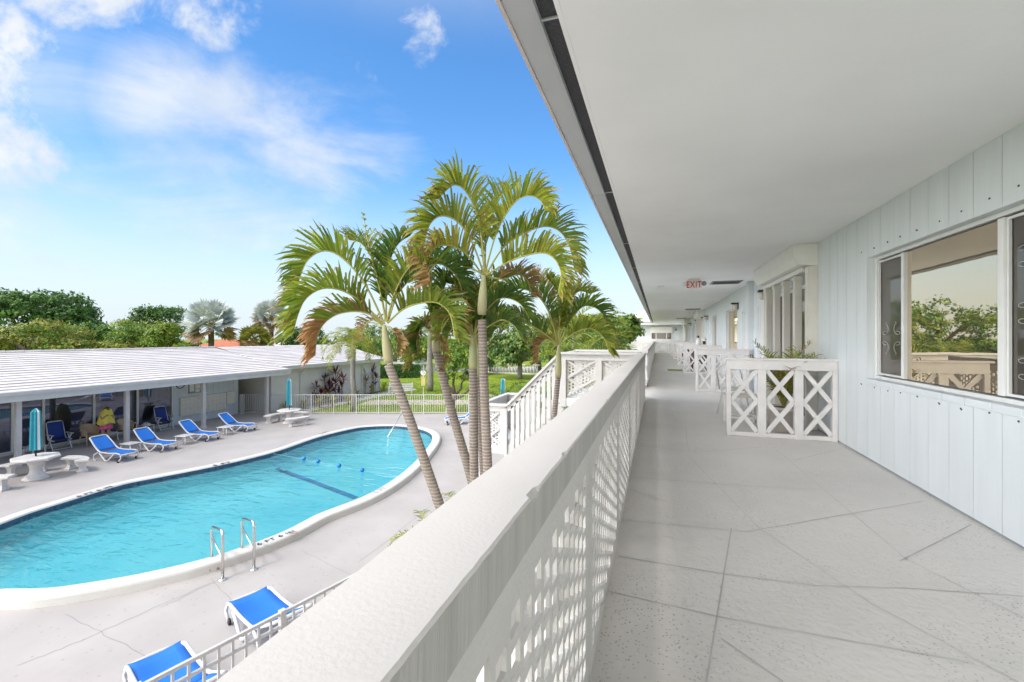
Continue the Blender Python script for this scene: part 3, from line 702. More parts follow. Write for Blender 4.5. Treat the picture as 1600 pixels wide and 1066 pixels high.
def railing(ya, yb, label, pstart):
    t = thing('balcony_railing', label, 'railing', (0,0,0), 0, 'white balcony railings with perforated panels')
    n = int((yb-ya)/.014) if yb < 11 else int((yb-ya)/.15)
    mb = MB(); rr = random.Random(int(ya*10)+5); xo, xi = -.415, XR; prof = []
    ch = 0
    for i in range(n+1):
        y = ya+(yb-ya)*i/n
        e = noise.noise(V(y*5, 3.1, 0))*.0015 + noise.noise(V(y*31, 1.1, 0))*.0012
        if ch <= 0 and rr.random() < .022: ch = rr.randint(1, 4); cd = rr.uniform(.006,.016)
        c = cd if ch > 0 else 0; ch -= 1
        e2 = noise.noise(V(y*5, 9.1, 0))*.003
        prof.append([(xo+e2, ZR-.10), (xo+e2, ZR-.012), (xo+.008+e2, ZR), (xi-.005+e-c, ZR), (xi+e-c*.6, ZR-.004-abs(e)-c), (xi-.001, ZR-.010-c), (xi-.003, ZR-.102)])
    ny = len(prof)
    for i in range(ny-1):
        u, v = ya+(yb-ya)*i/n, ya+(yb-ya)*(i+1)/n
        for k in range(6):
            a, b, c, d = prof[i][k], prof[i][k+1], prof[i+1][k+1], prof[i+1][k]
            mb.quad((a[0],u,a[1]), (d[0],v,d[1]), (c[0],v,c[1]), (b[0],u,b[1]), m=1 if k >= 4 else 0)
    for pr, y in ((prof[0], ya), (prof[-1], yb)): mb.quad(*[(p[0], y, p[1]) for p in pr])
    mb.build('cap', [M['cap'], M['capside']], t)
    y = pstart; edges = [max(ya, pstart)]
    while y < yb - .2: y += 1.32; edges.append(min(y, yb))
    edges = [ya] + [e for e in edges if e > ya + .05]
    edges = sorted(set(edges))
    for a, b in zip(edges, edges[1:]):
        if b-a < .15: continue
        mb = MB(); perforated(mb, a+.004, b-.004, ZF+.0, ZR-.104, XR-.006, XR-.016, hu=.056, hv=.050); mb.build('perforated_panel', M['lat'], t)
        mb = MB(); xlattice(mb, V(XR-.10, a, 0), V(0,1,0), .05, b-a-.05, ZF+.05, ZR-.12, .055, .03); mb.build('cross_lattice', M['trim'], t)
        mb = MB(); mb.box(XR-.13, XR-.035, b-.05, b+.05, ZF, ZR-.103); mb.build('post', M['trim'], t, bevel=.004)
    mb = MB(); mb.box(XR-.13, XR-.032, ya, yb, ZF+.02, ZF+.07); mb.build('bottom_rail', M['trim'], t)
    return t
railing(-1.6, 9.9, 'long white balcony railing with rough cap and perforated panels in the foreground', -.88)
railing(12.6, 40.5, 'white balcony railing continuing beyond the stair opening', 13.9)
# cross railing at the far end of the walkway
def flat_rail(name, label, cat, a, b, z0, z1, group=None, bays=3, perf=True, bot=True):
    a, b = V(a[0], a[1], 0), V(b[0], b[1], 0); d = b-a; L = d.length; d.normalize(); nrm = V(-d.y, d.x, 0)
    t = thing(name, label, cat, (a.x, a.y, z0), 0, group)
    h = z1-z0; o = V(0,0,0)
    mb = MB(); mb.bar(o+V(0,0,h-.0125)-d*.03, d*(L+.03)+V(0,0,h-.0125), .13, .025); mb.build('cap', M['trim'], t, bevel=.004)
    mb = MB(); mb.bar(o+V(0,0,h-.09), d*L+V(0,0,h-.09), .075, .13); mb.build('top_board', M['trim'], t, bevel=.004)
    if bot: mb = MB(); mb.bar(o+V(0,0,.03), d*L+V(0,0,.03), .06, .055); mb.build('bottom_rail', M['trim'], t, bevel=.004)
    for i in range(bays+1):
        w = .055 if i in (0, bays) else .10
        p = d*(L*i/bays); mb = MB()
        if i == 0: p = p + d*.0275
        if i == bays: p = p - d*.0275
        ang = math.atan2(d.y, d.x); Mx = Matrix.Translation(p) @ Matrix.Rotation(ang, 4, 'Z')
        mb.box(-w/2, w/2, -.04, .04, 0 if i in (0, bays) else .0, h-.156, 0, Mx); mb.build('post', M['trim'], t, bevel=.004)
    for i in range(bays):
        mb = MB(); xlattice(mb, V(0,0,0)+nrm*-.008, d, L*i/bays+.06, L*(i+1)/bays-.06, .07, h-.16, .055, .03); mb.build('cross_lattice', M['trim'], t)
        if perf:
            mb = MB(); u0, u1 = L*i/bays+.055, L*(i+1)/bays-.055
            perforated(mb, u0, u1, .06, h-.157, .03, .045, fn=lambda u, v, x: d*u + nrm*x + V(0,0,v), pu=.075, pv=.07, hu=.04, hv=.04, border=.03); mb.build('perforated_panel', M['lat'], t)
    return t
flat_rail('balcony_railing', 'white lattice railing closing the far end of the walkway', 'railing', (-7.0, 40.6), (2.0, 40.6), ZF, ZR, 'white balcony railings with perforated panels', 8)
# dividers between the apartments
dl = ['white lattice divider standing nearest, in front of the potted palm', 'second white lattice divider, at the first pilaster', 'third white lattice divider, with the white jug on its cap', 'fourth white lattice divider, behind the one with the jug', 'fifth white lattice divider along the walkway', 'sixth white lattice divider, farthest from the camera']
for i, y in enumerate((6.81, 12.05, 17.9, 23.2, 29.1, 34.2)):
    flat_rail('lattice_divider', dl[i], 'divider', (.90, y), (XW-.006 - (.11 if i in (1,3,5) else 0), y), ZF, CZ-.285, 'lattice dividers between the apartments', 3, False)
# ================================================================== stairs at the railing opening
st = thing('staircase', 'white outdoor staircase with slatted side rail and lattice newel panel', 'staircase', (-2.1, 9.9, 0))
B = V(2.1, -9.9, 0)                      # world -> local
def ST(mb, name, m='white', bevel=.004): mb.xform(Matrix.Translation(B)); return mb.build(name, M[m], st, bevel=bevel)
xa, xb, xc = -2.09, -3.34, -4.05; zl = CZ-1.57-1.0; YN, YM, YF = 9.9, 10.88, 11.95
mb = MB(); mb.box(xa, -.61, YN-.03, YF+.03, ZF-.19, ZF-.003); ST(mb, 'upper_landing', 'smooth')
mb = MB(); mb.box(xc-.03, xb, YN-.03, YF+.03, zl-.15, zl); ST(mb, 'middle_landing', 'smooth')
ns_ = 6
for i in range(ns_):
    x1 = xa-(xa-xb)*i/ns_; x0 = xa-(xa-xb)*(i+1)/ns_; z = ZF-(ZF-zl)*(i+1)/(ns_+1)
    mb = MB(); mb.box(x0, x1-.002, YN+.06, YM-.05, z-.16, z); ST(mb, 'step', 'smooth')
for i in range(11):
    z = zl*(1-(i+1)/12); mb = MB(); mb.box(xb+.005+.27*i, xb+.27*(i+1), YM+.05, YF-.02, z-.15, z); ST(mb, 'step', 'smooth')
def cap(a, b, w=.15, h=.05):
    mb = MB(); mb.bar(a, b, w, h); ST(mb, 'rail_cap'); 
    mb = MB(); mb.bar(V(*a)-V(0,0,.09), V(*b)-V(0,0,.09), .06, .13); ST(mb, 'rail_board')
zt1 = ZR-.025; zt2 = CZ-1.57
cap(V(-.416,YN,zt1), V(xa,YN,zt1)); cap(V(xa,YN,zt1), V(xb,YN,zt2-.02)); cap(V(xb,YN,zt2-.02), V(xc,YN,zt2-.02))
cap(V(-.416,YF,zt1), V(xa,YF,zt1)); cap(V(xa,YF+.07,zt1-.03), V(xa,YM,zt1-.03)); cap(V(xc,YN-.07,zt2-.04), V(xc,YF+.07,zt2-.04)); cap(V(xc,YF,zt2-.02), V(xb+.3,YF,zt2-.02))
cap(V(xa,YM,zt1-.02), V(xb,YM,zt2-.04))
cap(V(xb+.3,YF,zt2-.02), V(-.9,YF,.95))
def lat_panel(x0, x1, y, z0, z1):
    mb = MB(); perforated(mb, x0, x1, z0, z1, y+.03, y+.045, fn=lambda u, v, x: V(u, x, v), pu=.075, pv=.07, hu=.042, hv=.042, border=.03); ST(mb, 'perforated_panel', 'lat', 0)
    mb = MB(); xlattice(mb, V(0,y,0), V(1,0,0), x0+.03, x1-.03, z0+.05, z1-.02, .05, .025, 2); ST(mb, 'cross_lattice')
def post(x, y, z0, z1, w=.14):
    mb = MB(); mb.box(x-w/2, x+w/2, y-.05, y+.05, z0, z1); ST(mb, 'newel_post')
for x0, x1 in ((-1.95,-1.28),(-1.18,-.52)): lat_panel(x0, x1, YN, ZF, zt1-.15); lat_panel(x0, x1, YF, ZF, zt1-.15)
for x in (xa+.07, -1.23, -.47): post(x, YN, ZF-.2, zt1-.155); post(x, YF, ZF-.2, zt1-.155)
lat_panel(xc+.04, xb-.16, YN, zl, zt2-.17); lat_panel(xc+.04, xb+.1, YF, zl, zt2-.17)
post(xb-.08, YN, zl-.16, zt2-.175, .17); post(xc-.0, YN, zl-.16, zt2-.195, .09); post(xc, YF, zl-.16, zt2-.2, .09)
mb = MB(); perforated(mb, YN+.06, YF-.06, zl, zt2-.19, xc-.01, xc+.01, border=.03, pu=.075, pv=.07, hu=.042, hv=.042); ST(mb, 'perforated_panel', 'lat', 0)
post(xc, YN, 0, zl-.162, .12); post(xc, YF, 0, zl-.162, .12); post(xb, YN, 0, zl-.162, .12)
nb = 9
for i in range(nb):
    f = (i+.55)/nb; x = xa-.06+(xb-xa+.14)*f; zt = zt1+(zt2-zt1)*((x-xa)/(xb-xa))-.15; zb = ZF-.25+(zl-ZF)*((x-xa)/(xb-xa))
    mb = MB(); mb.box(x-.042, x+.042, YN-.03, YN+.0, zb, zt); ST(mb, 'baluster')
    mb = MB(); mb.box(x-.042, x+.042, YM-.015, YM+.015, zb+.05, zt-.02); ST(mb, 'baluster')
mb = MB(); mb.bar(V(xa,YN+.02,ZF-.16), V(xb,YN+.02,zl-.16), .05, .28); ST(mb, 'stringer')
mb = MB(); mb.bar(V(xb+.03,YF-.01,zl-.12), V(-.4,YF-.01,-.02), .05, .28); ST(mb, 'stringer')
# ================================================================== cross wing at the far end
fw = thing('cross_wing', 'pale blue far wing with white hip roof, shuttered window and white door', 'building', (0,0,0))
yw = 46.2; x0, x1 = -3.2, 5
mb = MB(); mb.box(x0, x1, yw, yw+9, 0, CZ+1.25); mb.build('wall', M['smooth'], fw)
mb = MB(); ze = CZ+1.18
mb.box(x0-1, x1, yw-1.3, yw+.0, ze, ze+.30); mb.build('fascia', M['white'], fw)
mb = MB(); a = [(x0-1.2,yw-1.4),(x1+3,yw-1.4),(x1+3,yw+11),(x0-1.2,yw+11)]; z1 = ze+.302; zr = ze+2.7
r0, r1 = (x0+4.5, yw+4.8), (x1+3, yw+4.8)
mb.quad((*a[0],z1),(*a[1],z1),(*r1,zr),(*r0,zr)); mb.quad((*a[2],z1),(*a[3],z1),(*r0,zr),(*r1,zr)); mb.quad((*a[3],z1),(*a[0],z1),(*r0,zr)); mb.quad((*a[1],z1),(*a[2],z1),(*r1,zr)); mb.quad(*[(*q, z1-.001) for q in a][::-1])
mb.build('roof', M['rooft'], fw)
def fx(px): d = (yw*C - 0)/1; return ((px-CX)/F*(yw*C) - yw*S)/(C + S*(px-CX)/F)
xa_, xb_ = fx(1017), fx(1050)
mb = MB(); frame_z0, frame_z1 = CZ-.25, CZ+.95
mb.box(xa_, xb_, yw-.05, yw-.002, frame_z0, frame_z0+.08); mb.box(xa_, xa_+.08, yw-.05, yw-.002, frame_z0+.08, frame_z1); mb.box(xb_-.08, xb_, yw-.05, yw-.002, frame_z0+.08, frame_z1)
for f in (.25, .75): x = xa_+(xb_-xa_)*f; mb.box(x-.04, x+.04, yw-.05, yw-.002, frame_z0+.08, CZ+.45)
w = mb.build('window', M['beige'], fw)
mb = MB(); mb.box(xa_-.05, xb_+.05, yw-.16, yw-.052, CZ+.42, CZ+1.0); mb.build('roller_shutter', M['shutter'], w)
mb = MB(); mb.box(xa_+.08, xb_-.08, yw-.02, yw-.003, frame_z0+.08, CZ+.42); mb.build('pane', M['panedark'], w)
da, db = fx(1058), fx(1069); mb = MB(); mb.box(da, db, yw-.05, yw-.002, ZF, CZ+.75); d = mb.build('door', M['door'], fw)
mb = MB(); mb.box(da+.06, da+.11, yw-.11, yw-.052, ZF+.95, ZF+1.05); mb.build('handle', M['chrome'], d)
mb = MB(); mb.box(x0, -1.0, 44.8, yw-.002, ZF-.22, ZF-.003); mb.build('gallery_floor', M['smooth'], fw)
t = thing('wall_lamp', 'tiny black wall lamp beside the white door of the cross wing', 'wall lamp', (fx(1055.5), yw, CZ+.75), 0, 'black wall lamps along the walkway')
mb = MB(); mb.box(-.08,.08,-.18,-.002,-.02,.05); mb.build('bracket', M['lampb'], t); mb = MB(); mb.lathe([(.06,-.02),(.07,-.06),(.05,-.14)], (0,-.1,0), 10); mb.build('glass_shade', M['lampg'], t)
# ---- small things along the walkway
pt = thing('potted_palm', 'potted palm with feathery fronds in a cream pot behind the nearest divider', 'potted plant', (1.72, 7.32, ZF))
mb = MB(); mb.lathe([(.15,0),(.17,.02),(.205,.30),(.225,.31),(.225,.36),(.195,.36),(.19,.33)], (0,0,0), 24); mb.build('pot', M['potc'], pt, True)
mb = MB(); mb.lathe([(.19,.0),(.10,.02)], (0,0,.325), 16); mb.build('soil', M['soil'], pt)
POTPALM = pt
dm = MB(); dm.box(-.28,.28,-.45,.45,0,.015)
tag(dm.build('doormat', M['mat'], None, False, .004, (.66, 19.4, ZF+.003)), 'green doormat lying on the walkway past the second divider', 'doormat')
jg = thing('jug', 'white jug with a black cap standing on the third divider', 'jug', (1.42, 17.9, CZ-.285))
mb = MB(); mb.lathe([(.075,0),(.085,.02),(.085,.17),(.06,.22),(.028,.25),(.028,.27)], (0,0,0), 16); mb.build('body', M['plast'], jg, True)
mb = MB(); mb.lathe([(.033,.262),(.036,.30),(.03,.34),(.02,.345)], (0,0,0), 12); mb.build('jug_cap', M['black'], jg, True)
lt = thing('lantern', 'small cream lantern with dark opening beside the jug on the divider', 'lantern', (1.62, 17.9, CZ-.285))
mb = MB(); mb.box(-.08,.08,-.06,.06,0,.02); mb.box(-.08,-.05,-.06,.06,.02,.18); mb.box(.05,.08,-.06,.06,.02,.18); mb.lathe([(.11,.18),(.09,.22),(.03,.27),(.01,.28)], (0,0,0), 4); mb.build('lantern_body', M['potc'], lt)
mb = MB(); mb.box(-.0495,.0495,-.04,.04,.021,.14); mb.build('lantern_glass', M['black'], lt)
def side_table(loc, label):
    t = thing('side_table', label, 'table', loc)
    mb = MB(); mb.box(-.24,.24,-.22,.22,.43,.455); mb.build('table_top', M['potc'], t, bevel=.006)
    for x in (-.21,.21):
        for y in (-.19,.19): mb = MB(); mb.bar(V(x,y,0), V(x*.97,y*.97,.43), .032, .032); mb.build('leg', M['beige'], t)
    mb = MB(); frame_pts = [(-.2,-.18),(.2,-.18),(.2,.18),(-.2,.18)]
    for i in range(4): a, b = frame_pts[i], frame_pts[(i+1) % 4]; mb.bar(V(*a,.12), V(*b,.12), .022, .022)
    mb.build('stretcher', M['beige'], t); return t
side_table((1.24, 7.75, ZF), 'small beige table with slim legs behind the nearest divider')
def bistro(loc, rz, label):
    t = thing('patio_chair', label, 'chair', loc, rz)
    mb = MB(); mb.lathe([(.20,.42),(.21,.43),(.21,.45),(.19,.455)], (0,0,0), 20); mb.build('seat', M['white'], t, True)
    for x, y in ((-.16,-.14),(.16,-.14),(-.17,.15),(.17,.15)): mb = MB(); mb.tube([V(x*.9,y*.9,.42), V(x*1.05,y*1.05,.2), V(x*1.3,y*1.3,0)], .012, 6); mb.build('leg', M['white'], t, True)
    mb = MB(); mb.tube([V(-.19,.15,.43), V(-.21,.2,.7)] + [V(-.21*math.cos(k*PI/8), .22, .72+.17*math.sin(k*PI/8)) for k in range(9)] + [V(.21,.2,.7), V(.19,.15,.43)], .012, 6); mb.build('back_frame', M['white'], t, True)
    mb = MB()
    for s in (-1, 1):
        mb.tube([V(s*(.02+.09*math.sin(k*.5)*(1-k/22)), .20, .48+.33*k/16) for k in range(17)], .008, 5)
    mb.tube([V(.06*math.cos(k*PI/6), .21, .68+.06*math.sin(k*PI/6)) for k in range(13)], .008, 5); mb.build('scrollwork', M['white'], t, True); return t
bistro((1.28, 8.75, ZF), 2.6, 'white scrolled metal chair behind the nearest divider')
def wicker(loc, rz, label, g):
    t = thing('wicker_chair', label, 'chair', loc, rz, g)
    mb = MB(); mb.box(-.30,.30,-.30,.30,.30,.42); mb.build('seat', M['brown'], t, bevel=.03)
    mb = MB(); mb.grid(lambda u, v: V(.33*math.cos(PI*(u)), -.02+.33*math.sin(PI*u), .42+v*(.22+.25*math.sin(PI*u))), 14, 4); o = mb.build('backrest', M['brown'], t, True)
    md = o.modifiers.new('thick', 'SOLIDIFY'); md.thickness = .05
    for x in (-.26,.26):
        for y in (-.26,.26): mb = MB(); mb.box(x-.03,x+.03,y-.03,y+.03,0,.30); mb.build('leg', M['brown'], t)
    return t
wicker((1.55, 19.2, ZF), PI, 'dark brown wicker chair seen through the second divider', 'dark wicker chairs on the walkway')
wicker((1.5, 24.6, ZF), PI, 'dark brown wicker chair farther along, behind the fourth divider', 'dark wicker chairs on the walkway')
# ================================================================== clubhouse
ch = thing('clubhouse', 'low clubhouse with white ribbed tile roof, posts and tinted glass front', 'building', (0,0,0))
XE, XP, XGL, XRD = -21.0, -21.55, -24.0, -27.0
YA, YB = 2.0, 21.4
ze = CZ - .0875*21.0/C; zr = CZ - .0241*27.0/C
def tiled(mb, xe, xr, ya, yb, za, zb, rows, ma=0, m2=1):
    for i in range(rows):
        x0 = xe+(xr-xe)*i/rows; x1 = xe+(xr-xe)*(i+1)/rows; z0 = za+(zb-za)*i/rows; z1 = za+(zb-za)*(i+1)/rows
        n = max(2, int((yb-ya)/1.2)); lift = .035
        ys = [ya+(yb-ya)*k/n for k in range(n+1)]
        for a, b in zip(ys, ys[1:]):
            j = R.uniform(-.004,.004)
            mb.quad((x0,a,z0+lift+j), (x0,b,z0+lift+j), (x1,b,z1+.004+j), (x1,a,z1+.004+j), m=ma)
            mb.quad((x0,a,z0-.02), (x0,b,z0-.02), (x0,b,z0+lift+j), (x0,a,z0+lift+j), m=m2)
mb = MB(); tiled(mb, XE-.05, XRD, YA, YB, ze+.02, zr, 17); tiled(mb, 2*XRD-XE, XRD, YA, YB, ze+.02, zr, 6)
mb.quad((XE,YB,ze-.01), (2*XRD-XE,YB,ze-.01), (XRD,YB,zr+.02), m=0)
for k in range(32): y = YA+(YB-YA)*k/32; mb.tube([V(XRD,y,zr+.035), V(XRD,y+(YB-YA)/32-.01,zr+.05)], .07, 6)
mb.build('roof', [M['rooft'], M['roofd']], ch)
mb = MB(); mb.box(XE-.04, XE, YA, YB+.12, ze-.30, ze+.045); mb.box(XE, XE+.06, YA, YB+.12, ze-.07, ze+.04); mb.box(XRD*2-XE, XE-.04, YB-.02, YB+.10, ze-.28, ze-.012); mb.build('fascia', M['white'], ch)
mb = MB(); mb.box(XGL-.2, XE-.04, YA, YB-.03, ze-.20, ze-.15); mb.build('porch_ceiling', M['ceil'], ch)
yg = wy(270, XGL); ywl = wy(372.5, XGL); zt = ze-.202
mb = MB(); n = 12
for k in range(n): a = yg+(ywl-yg)*k/n; mb.box(XGL-.12, XGL, a+.004, a+(ywl-yg)/n-.004, .0, zt)
mb.box(XGL-.2, XGL-.013, yg, ywl, 0, zt)
mb.build('board_wall', M['wallclub'], ch)
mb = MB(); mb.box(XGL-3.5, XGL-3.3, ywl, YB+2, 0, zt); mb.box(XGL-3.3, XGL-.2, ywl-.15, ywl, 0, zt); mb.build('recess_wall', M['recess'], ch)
mb = MB(); mb.box(XGL-.14, XGL+.02, YA, yg, .005, .10); mb.build('plinth', M['white'], ch)
mull = [wy(x, XGL) for x in (-120, -50, 20, 68.5, 147.5, 215.5, 270)]
mull = [max(YA+.1, q) for q in mull]
mull = sorted(set([YA] + [round(q,3) for q in mull]))
for a, b in zip(mull, mull[1:]):
    if b-a < .3: continue
    mb = MB(); frame(mb, XGL-.10, a, b-.002, .101, zt, .04, .10); w = mb.build('glass_door', M['alu'], ch)
    mb = MB(); mb.box(XGL-.06, XGL-.05, a+.04, b-.042, .141, zt-.04); mb.build('pane', M['clubglass'], w)
for px in (-170, 28, 198, 318, 417):
    y = wy(px, XP); mb = MB(); mb.box(XP-.075, XP+.075, y-.075, y+.075, .0, zt); mb.box(XP-.11, XP+.11, y-.11, y+.11, .0, .10) if px > 250 else None
    if px > 250: mb.lathe([(.11,.1),(.15,.0)], (XP,y,.10), 8)
    mb.build('post', M['white'], ch, bevel=.006)
mbx = thing('mailbox_bank', 'long beige bank of mailboxes mounted on the boarded wall', 'mailboxes', (0,0,0))
y0, y1 = wy(281, XGL+.05), wy(352, XGL+.05); z0, z1 = .42, 1.39
mb = MB(); mb.box(XGL+.001, XGL+.13, y0, y1, z0, z1); mb.build('cabinet', M['mailbox'], mbx, bevel=.008)
nc, nr = 12, 3
for s in range(4):
    a = y0+(y1-y0)*s/4; mb = MB()
    for i in range(3):
        for j in range(4):
            u, v = a+.02+i*((y1-y0)/4-.03)/3, z0+.03+j*(z1-z0-.05)/4
            mb.box(XGL+.132, XGL+.139, u+.008, u+((y1-y0)/4-.03)/3-.008, v+.008, v+(z1-z0-.05)/4-.008, 0); mb.box(XGL+.1395, XGL+.145, u+.05, u+.075, v+.10, v+.125, 1)
    mb.build('door_panel', [M['mailbox'], M['greymetal']], mbx)
y2, y3 = wy(353, XGL+.05), wy(366, XGL+.05)
mb = MB(); mb.box(XGL+.001, XGL+.12, y2, y3, .68, 1.39); mb.box(XGL+.122, XGL+.128, y2+.03, y3-.03, .72, 1.0); mb.box(XGL+.122, XGL+.128, y2+.03, y3-.03, 1.05, 1.35)
tag(mb.build('parcel_box', M['mailbox'], bevel=.006), 'short beige parcel box right of the long mailbox bank', 'mailbox')
y0, y1 = wy(294, XGL), wy(322, XGL); nb_ = thing('notice_board', 'dark framed notice board with pinned papers above the mailboxes', 'notice board', (0,0,0))
mb = MB(); mb.box(XGL+.001, XGL+.04, y0, y1, 1.56, 2.08); mb.build('board', M['greymetal'], nb_)
for k, (a, b, c, d) in enumerate(((.05,.30,.2,.95),(.36,.62,.45,.9),(.36,.6,.08,.40),(.66,.95,.15,.92))):
    mb = MB(); mb.box(XGL+.042, XGL+.045, y0+(y1-y0)*a, y0+(y1-y0)*b, 1.56+.52*c, 1.56+.52*d); mb.build('notice', M['paper'], nb_)
y = wy(282, XGL+.03); ck = thing('wall_clock', 'round black wall clock left of the notice board', 'clock', (XGL, y, 2.12))
def yz_disc(prof, x): 
    m = MB(); m.lathe(prof, (0,0,0), 20); m.xform(Matrix.Rotation(PI/2, 4, 'Y')); return m
yz_disc([(.24,.001),(.24,.04),(.205,.05),(.20,.03)], 0).build('rim', M['black'], ck, True)
yz_disc([(.20,.0),(.20,.032)], 0).build('face', M['wallclub'], ck)
mb = MB(); mb.bar(V(.037,0,0), V(.037,.10,.06), .008, .012); mb.bar(V(.04,0,0), V(.04,-.03,.15), .008, .012); mb.build('hands', M['black'], ck)
# ---- cream wing behind the clubhouse
wg = thing('cream_wing', 'long cream walled wing with white tile roof behind the planting bed', 'building', (0,0,0))
XWW = -22.6; ye = wy(594, XWW); zwe = CZ-.079*22.1/C
mb = MB(); mb.box(XWW-8.5, XWW, 21.6, ye, 0, zwe-.1); mb.build('wall', M['wallwing'], wg)
mb = MB(); tiled(mb, XWW+.45, XWW-4.4, 21.46, ye+.3, zwe, CZ-.64, 14); tiled(mb, XWW-9.2, XWW-4.4, 21.46, ye+.3, zwe, CZ-.64, 6); mb.quad((XWW+.45,ye+.3,zwe), (XWW-9.2,ye+.3,zwe), (XWW-4.4,ye+.3,CZ-.64)); mb.build('roof', [M['rooft'], M['roofd']], wg)
mb = MB(); mb.box(XWW+.45, XWW+.50, 21.4, ye+.35, zwe-.20, zwe+.03); mb.box(XWW-.0, XWW+.45, 21.46, ye+.3, zwe-.16, zwe-.12); mb.build('fascia', M['white'], wg)
for px in (470, 566): y = wy(px, XWW+.06); mb = MB(); mb.tube([V(XWW+.05,y,0), V(XWW+.05,y,zwe-.55), V(XWW+.40,y+.1,zwe-.22)], .045, 8); mb.build('downpipe', M['wallwing'], wg)
# ================================================================== fences
def picket_fence(name, label, a, b, h, group, bay=1.38, pitch=.125, cat='fence', side=.02, two=False, ps=.055):
    d = b-a; L = d.length; d = d.normalized(); t = thing(name, label, cat, a, math.atan2(d.y, d.x), group); n = max(1, round(L/bay)); bay = L/n
    mb = MB(); mb.box(0, L, -.02, .02, h-.04, h); mb.build('top_rail', M['white'], t)
    mb = MB(); mb.box(0, L, -.018, .018, .07, .11); mb.build('bottom_rail', M['white'], t)
    if two: mb = MB(); mb.box(0, L, -.018, .018, h-.20, h-.165); mb.build('middle_rail', M['white'], t)
    for i in range(n+1):
        mb = MB(); mb.box(i*bay-ps/2, i*bay+ps/2, -ps/2, ps/2, 0, h+.02); mb.build('post', M['white'], t)
    for i in range(n):
        mb = MB(); k = int(bay/pitch)
        for j in range(1, k): x = i*bay+j*bay/k; mb.box(x-side/2, x+side/2, -side/2, side/2, .11, h-.04)
        mb.build('picket_panel', M['white'], t)
    return t
picket_fence('pool_fence', 'white picket fence across the far end of the pool deck', FA, FA+fdir*20.2, 1.17, 'white metal pool fences')
ga, gb = V(XGL+.25, ywl-.1, 0), FA+V(-.02,-.12,0)
picket_fence('pool_gate', 'white picket gate between the boarded wall and the last porch post', ga, gb, 1.17, None, 1.1, .11, 'gate')
a, b = P(262, 1048, 1.05), P(554, 897, 1.05); a.z = b.z = 0; d = (b-a).normalized()
picket_fence('pool_fence', 'white metal fence behind the two foreground loungers, below the balcony', b-d*8.6, b+d*1.9, 1.05, 'white metal pool fences', 1.5, .15, side=.026, two=True, ps=.07)
# ================================================================== loungers, chairs, tables
def lounger(label, grp, back=42, Lb=.70):
    t = thing('sun_lounger', label, 'sun lounger', (0,0,0), 0, grp)
    w = .31; h = .34; a = math.radians(180-back); bk = lambda s: V(math.cos(a)*s, 0, h+math.sin(a)*s)
    Ls = 1.05
    for s in (-1, 1):
        side = V(0, s*w, 0)
        pts = [bk(Lb)+side*.9, bk(Lb*.5)+side, bk(.10)+side, V(.08,0,h-.015)+side, V(.5,0,h-.03)+side, V(Ls-.12,0,h-.0)+side, V(Ls+.04,0,h-.06)+side*.94]
        mb = MB(); mb.tube(rounded(pts, .15), .026, 8); mb.build('side_rail', M['plast'], t, True)
        mb = MB(); mb.tube(rounded([V(.04,0,h-.04)+side*1.02, V(.36,0,.03)+side*1.06, V(.46,0,.03)+side*1.06, V(.78,0,h-.04)+side*1.02], .1), .027, 8); mb.build('leg', M['plast'], t, True)
        mb = MB(); mb.tube(rounded([V(-.02,0,h-.02)+side*1.02, V(-.24,0,.20)+side*1.06, V(-.20,0,.02)+side*1.06, V(-.10,0,.015)+side*1.06], .14), .026, 8); mb.build('leg', M['plast'], t, True)
        mb = MB(); mb.tube(rounded([V(Ls+.02,0,h-.06)+side*.96, V(Ls+.07,0,.16)+side, V(Ls-.06,0,.05)+side], .09), .023, 8); lg = mb.build('leg', M['plast'], t, True)
        mb = MB(); mb.lathe([(.02,-.018),(.05,-.015),(.05,.015),(.02,.018)], (0,0,0), 12); mb.xform(Matrix.Translation(V(Ls-.08,s*w*1.0,.05)) @ Matrix.Rotation(PI/2,4,'X')); mb.build('wheel', M['black'], lg, True)
    mb = MB(); mb.tube(rounded([bk(Lb)+V(0,-w*.9,0), bk(Lb+.035)+V(0,-w*.7,0), bk(Lb+.035)+V(0,w*.7,0), bk(Lb)+V(0,w*.9,0)], .06), .026, 8); o = mb.build('end_rail', M['plast'], t, True); mb = MB(); mb.tube(rounded([V(Ls+.04,-w*.94,h-.06), V(Ls+.07,0,h-.065), V(Ls+.04,w*.94,h-.06)], .1), .026, 8); mb.build('end_rail', M['plast'], t, True)
    mb = MB(); mb.grid(lambda u, v: bk(.04+u*(Lb-.03)) + V(0,(v-.5)*2*(w-.02),0) + V(math.sin(a),0,-math.cos(a))*(-.03*math.sin(PI*v)), 6, 6)
    o = mb.build('back_sling', M['sling'], t, True); md = o.modifiers.new('thick','SOLIDIFY'); md.thickness = .01
    mb = MB(); mb.grid(lambda u, v: V(.03+u*(Ls-.02),(v-.5)*2*(w-.02),h-.012-.03*math.sin(PI*v)-.03*math.sin(PI*u)), 6, 6)
    o = mb.build('seat_sling', M['sling'], t, True); md = o.modifiers.new('thick','SOLIDIFY'); md.thickness = .01
    return t
GL = 'blue and white loungers round the pool'
def axis_ang(p, q): return math.atan2(q.y-p.y, q.x-p.x)
L0 = lounger('blue lounger nearest the round stone table by the clubhouse, just right of its bench', GL)
def gpos(p): return V(p.x, p.y, 0)
place(L0, gpos(P(169,703,.34)), .05)
spots = [((235,689),.05,'blue lounger in front of the person in the yellow towel and the tan chairs'), ((303.5,675),.10,'blue lounger left of the second to last porch post, between two low tables'), ((363,662),.16,'blue lounger last in the porch row, nearest the pool gate')]
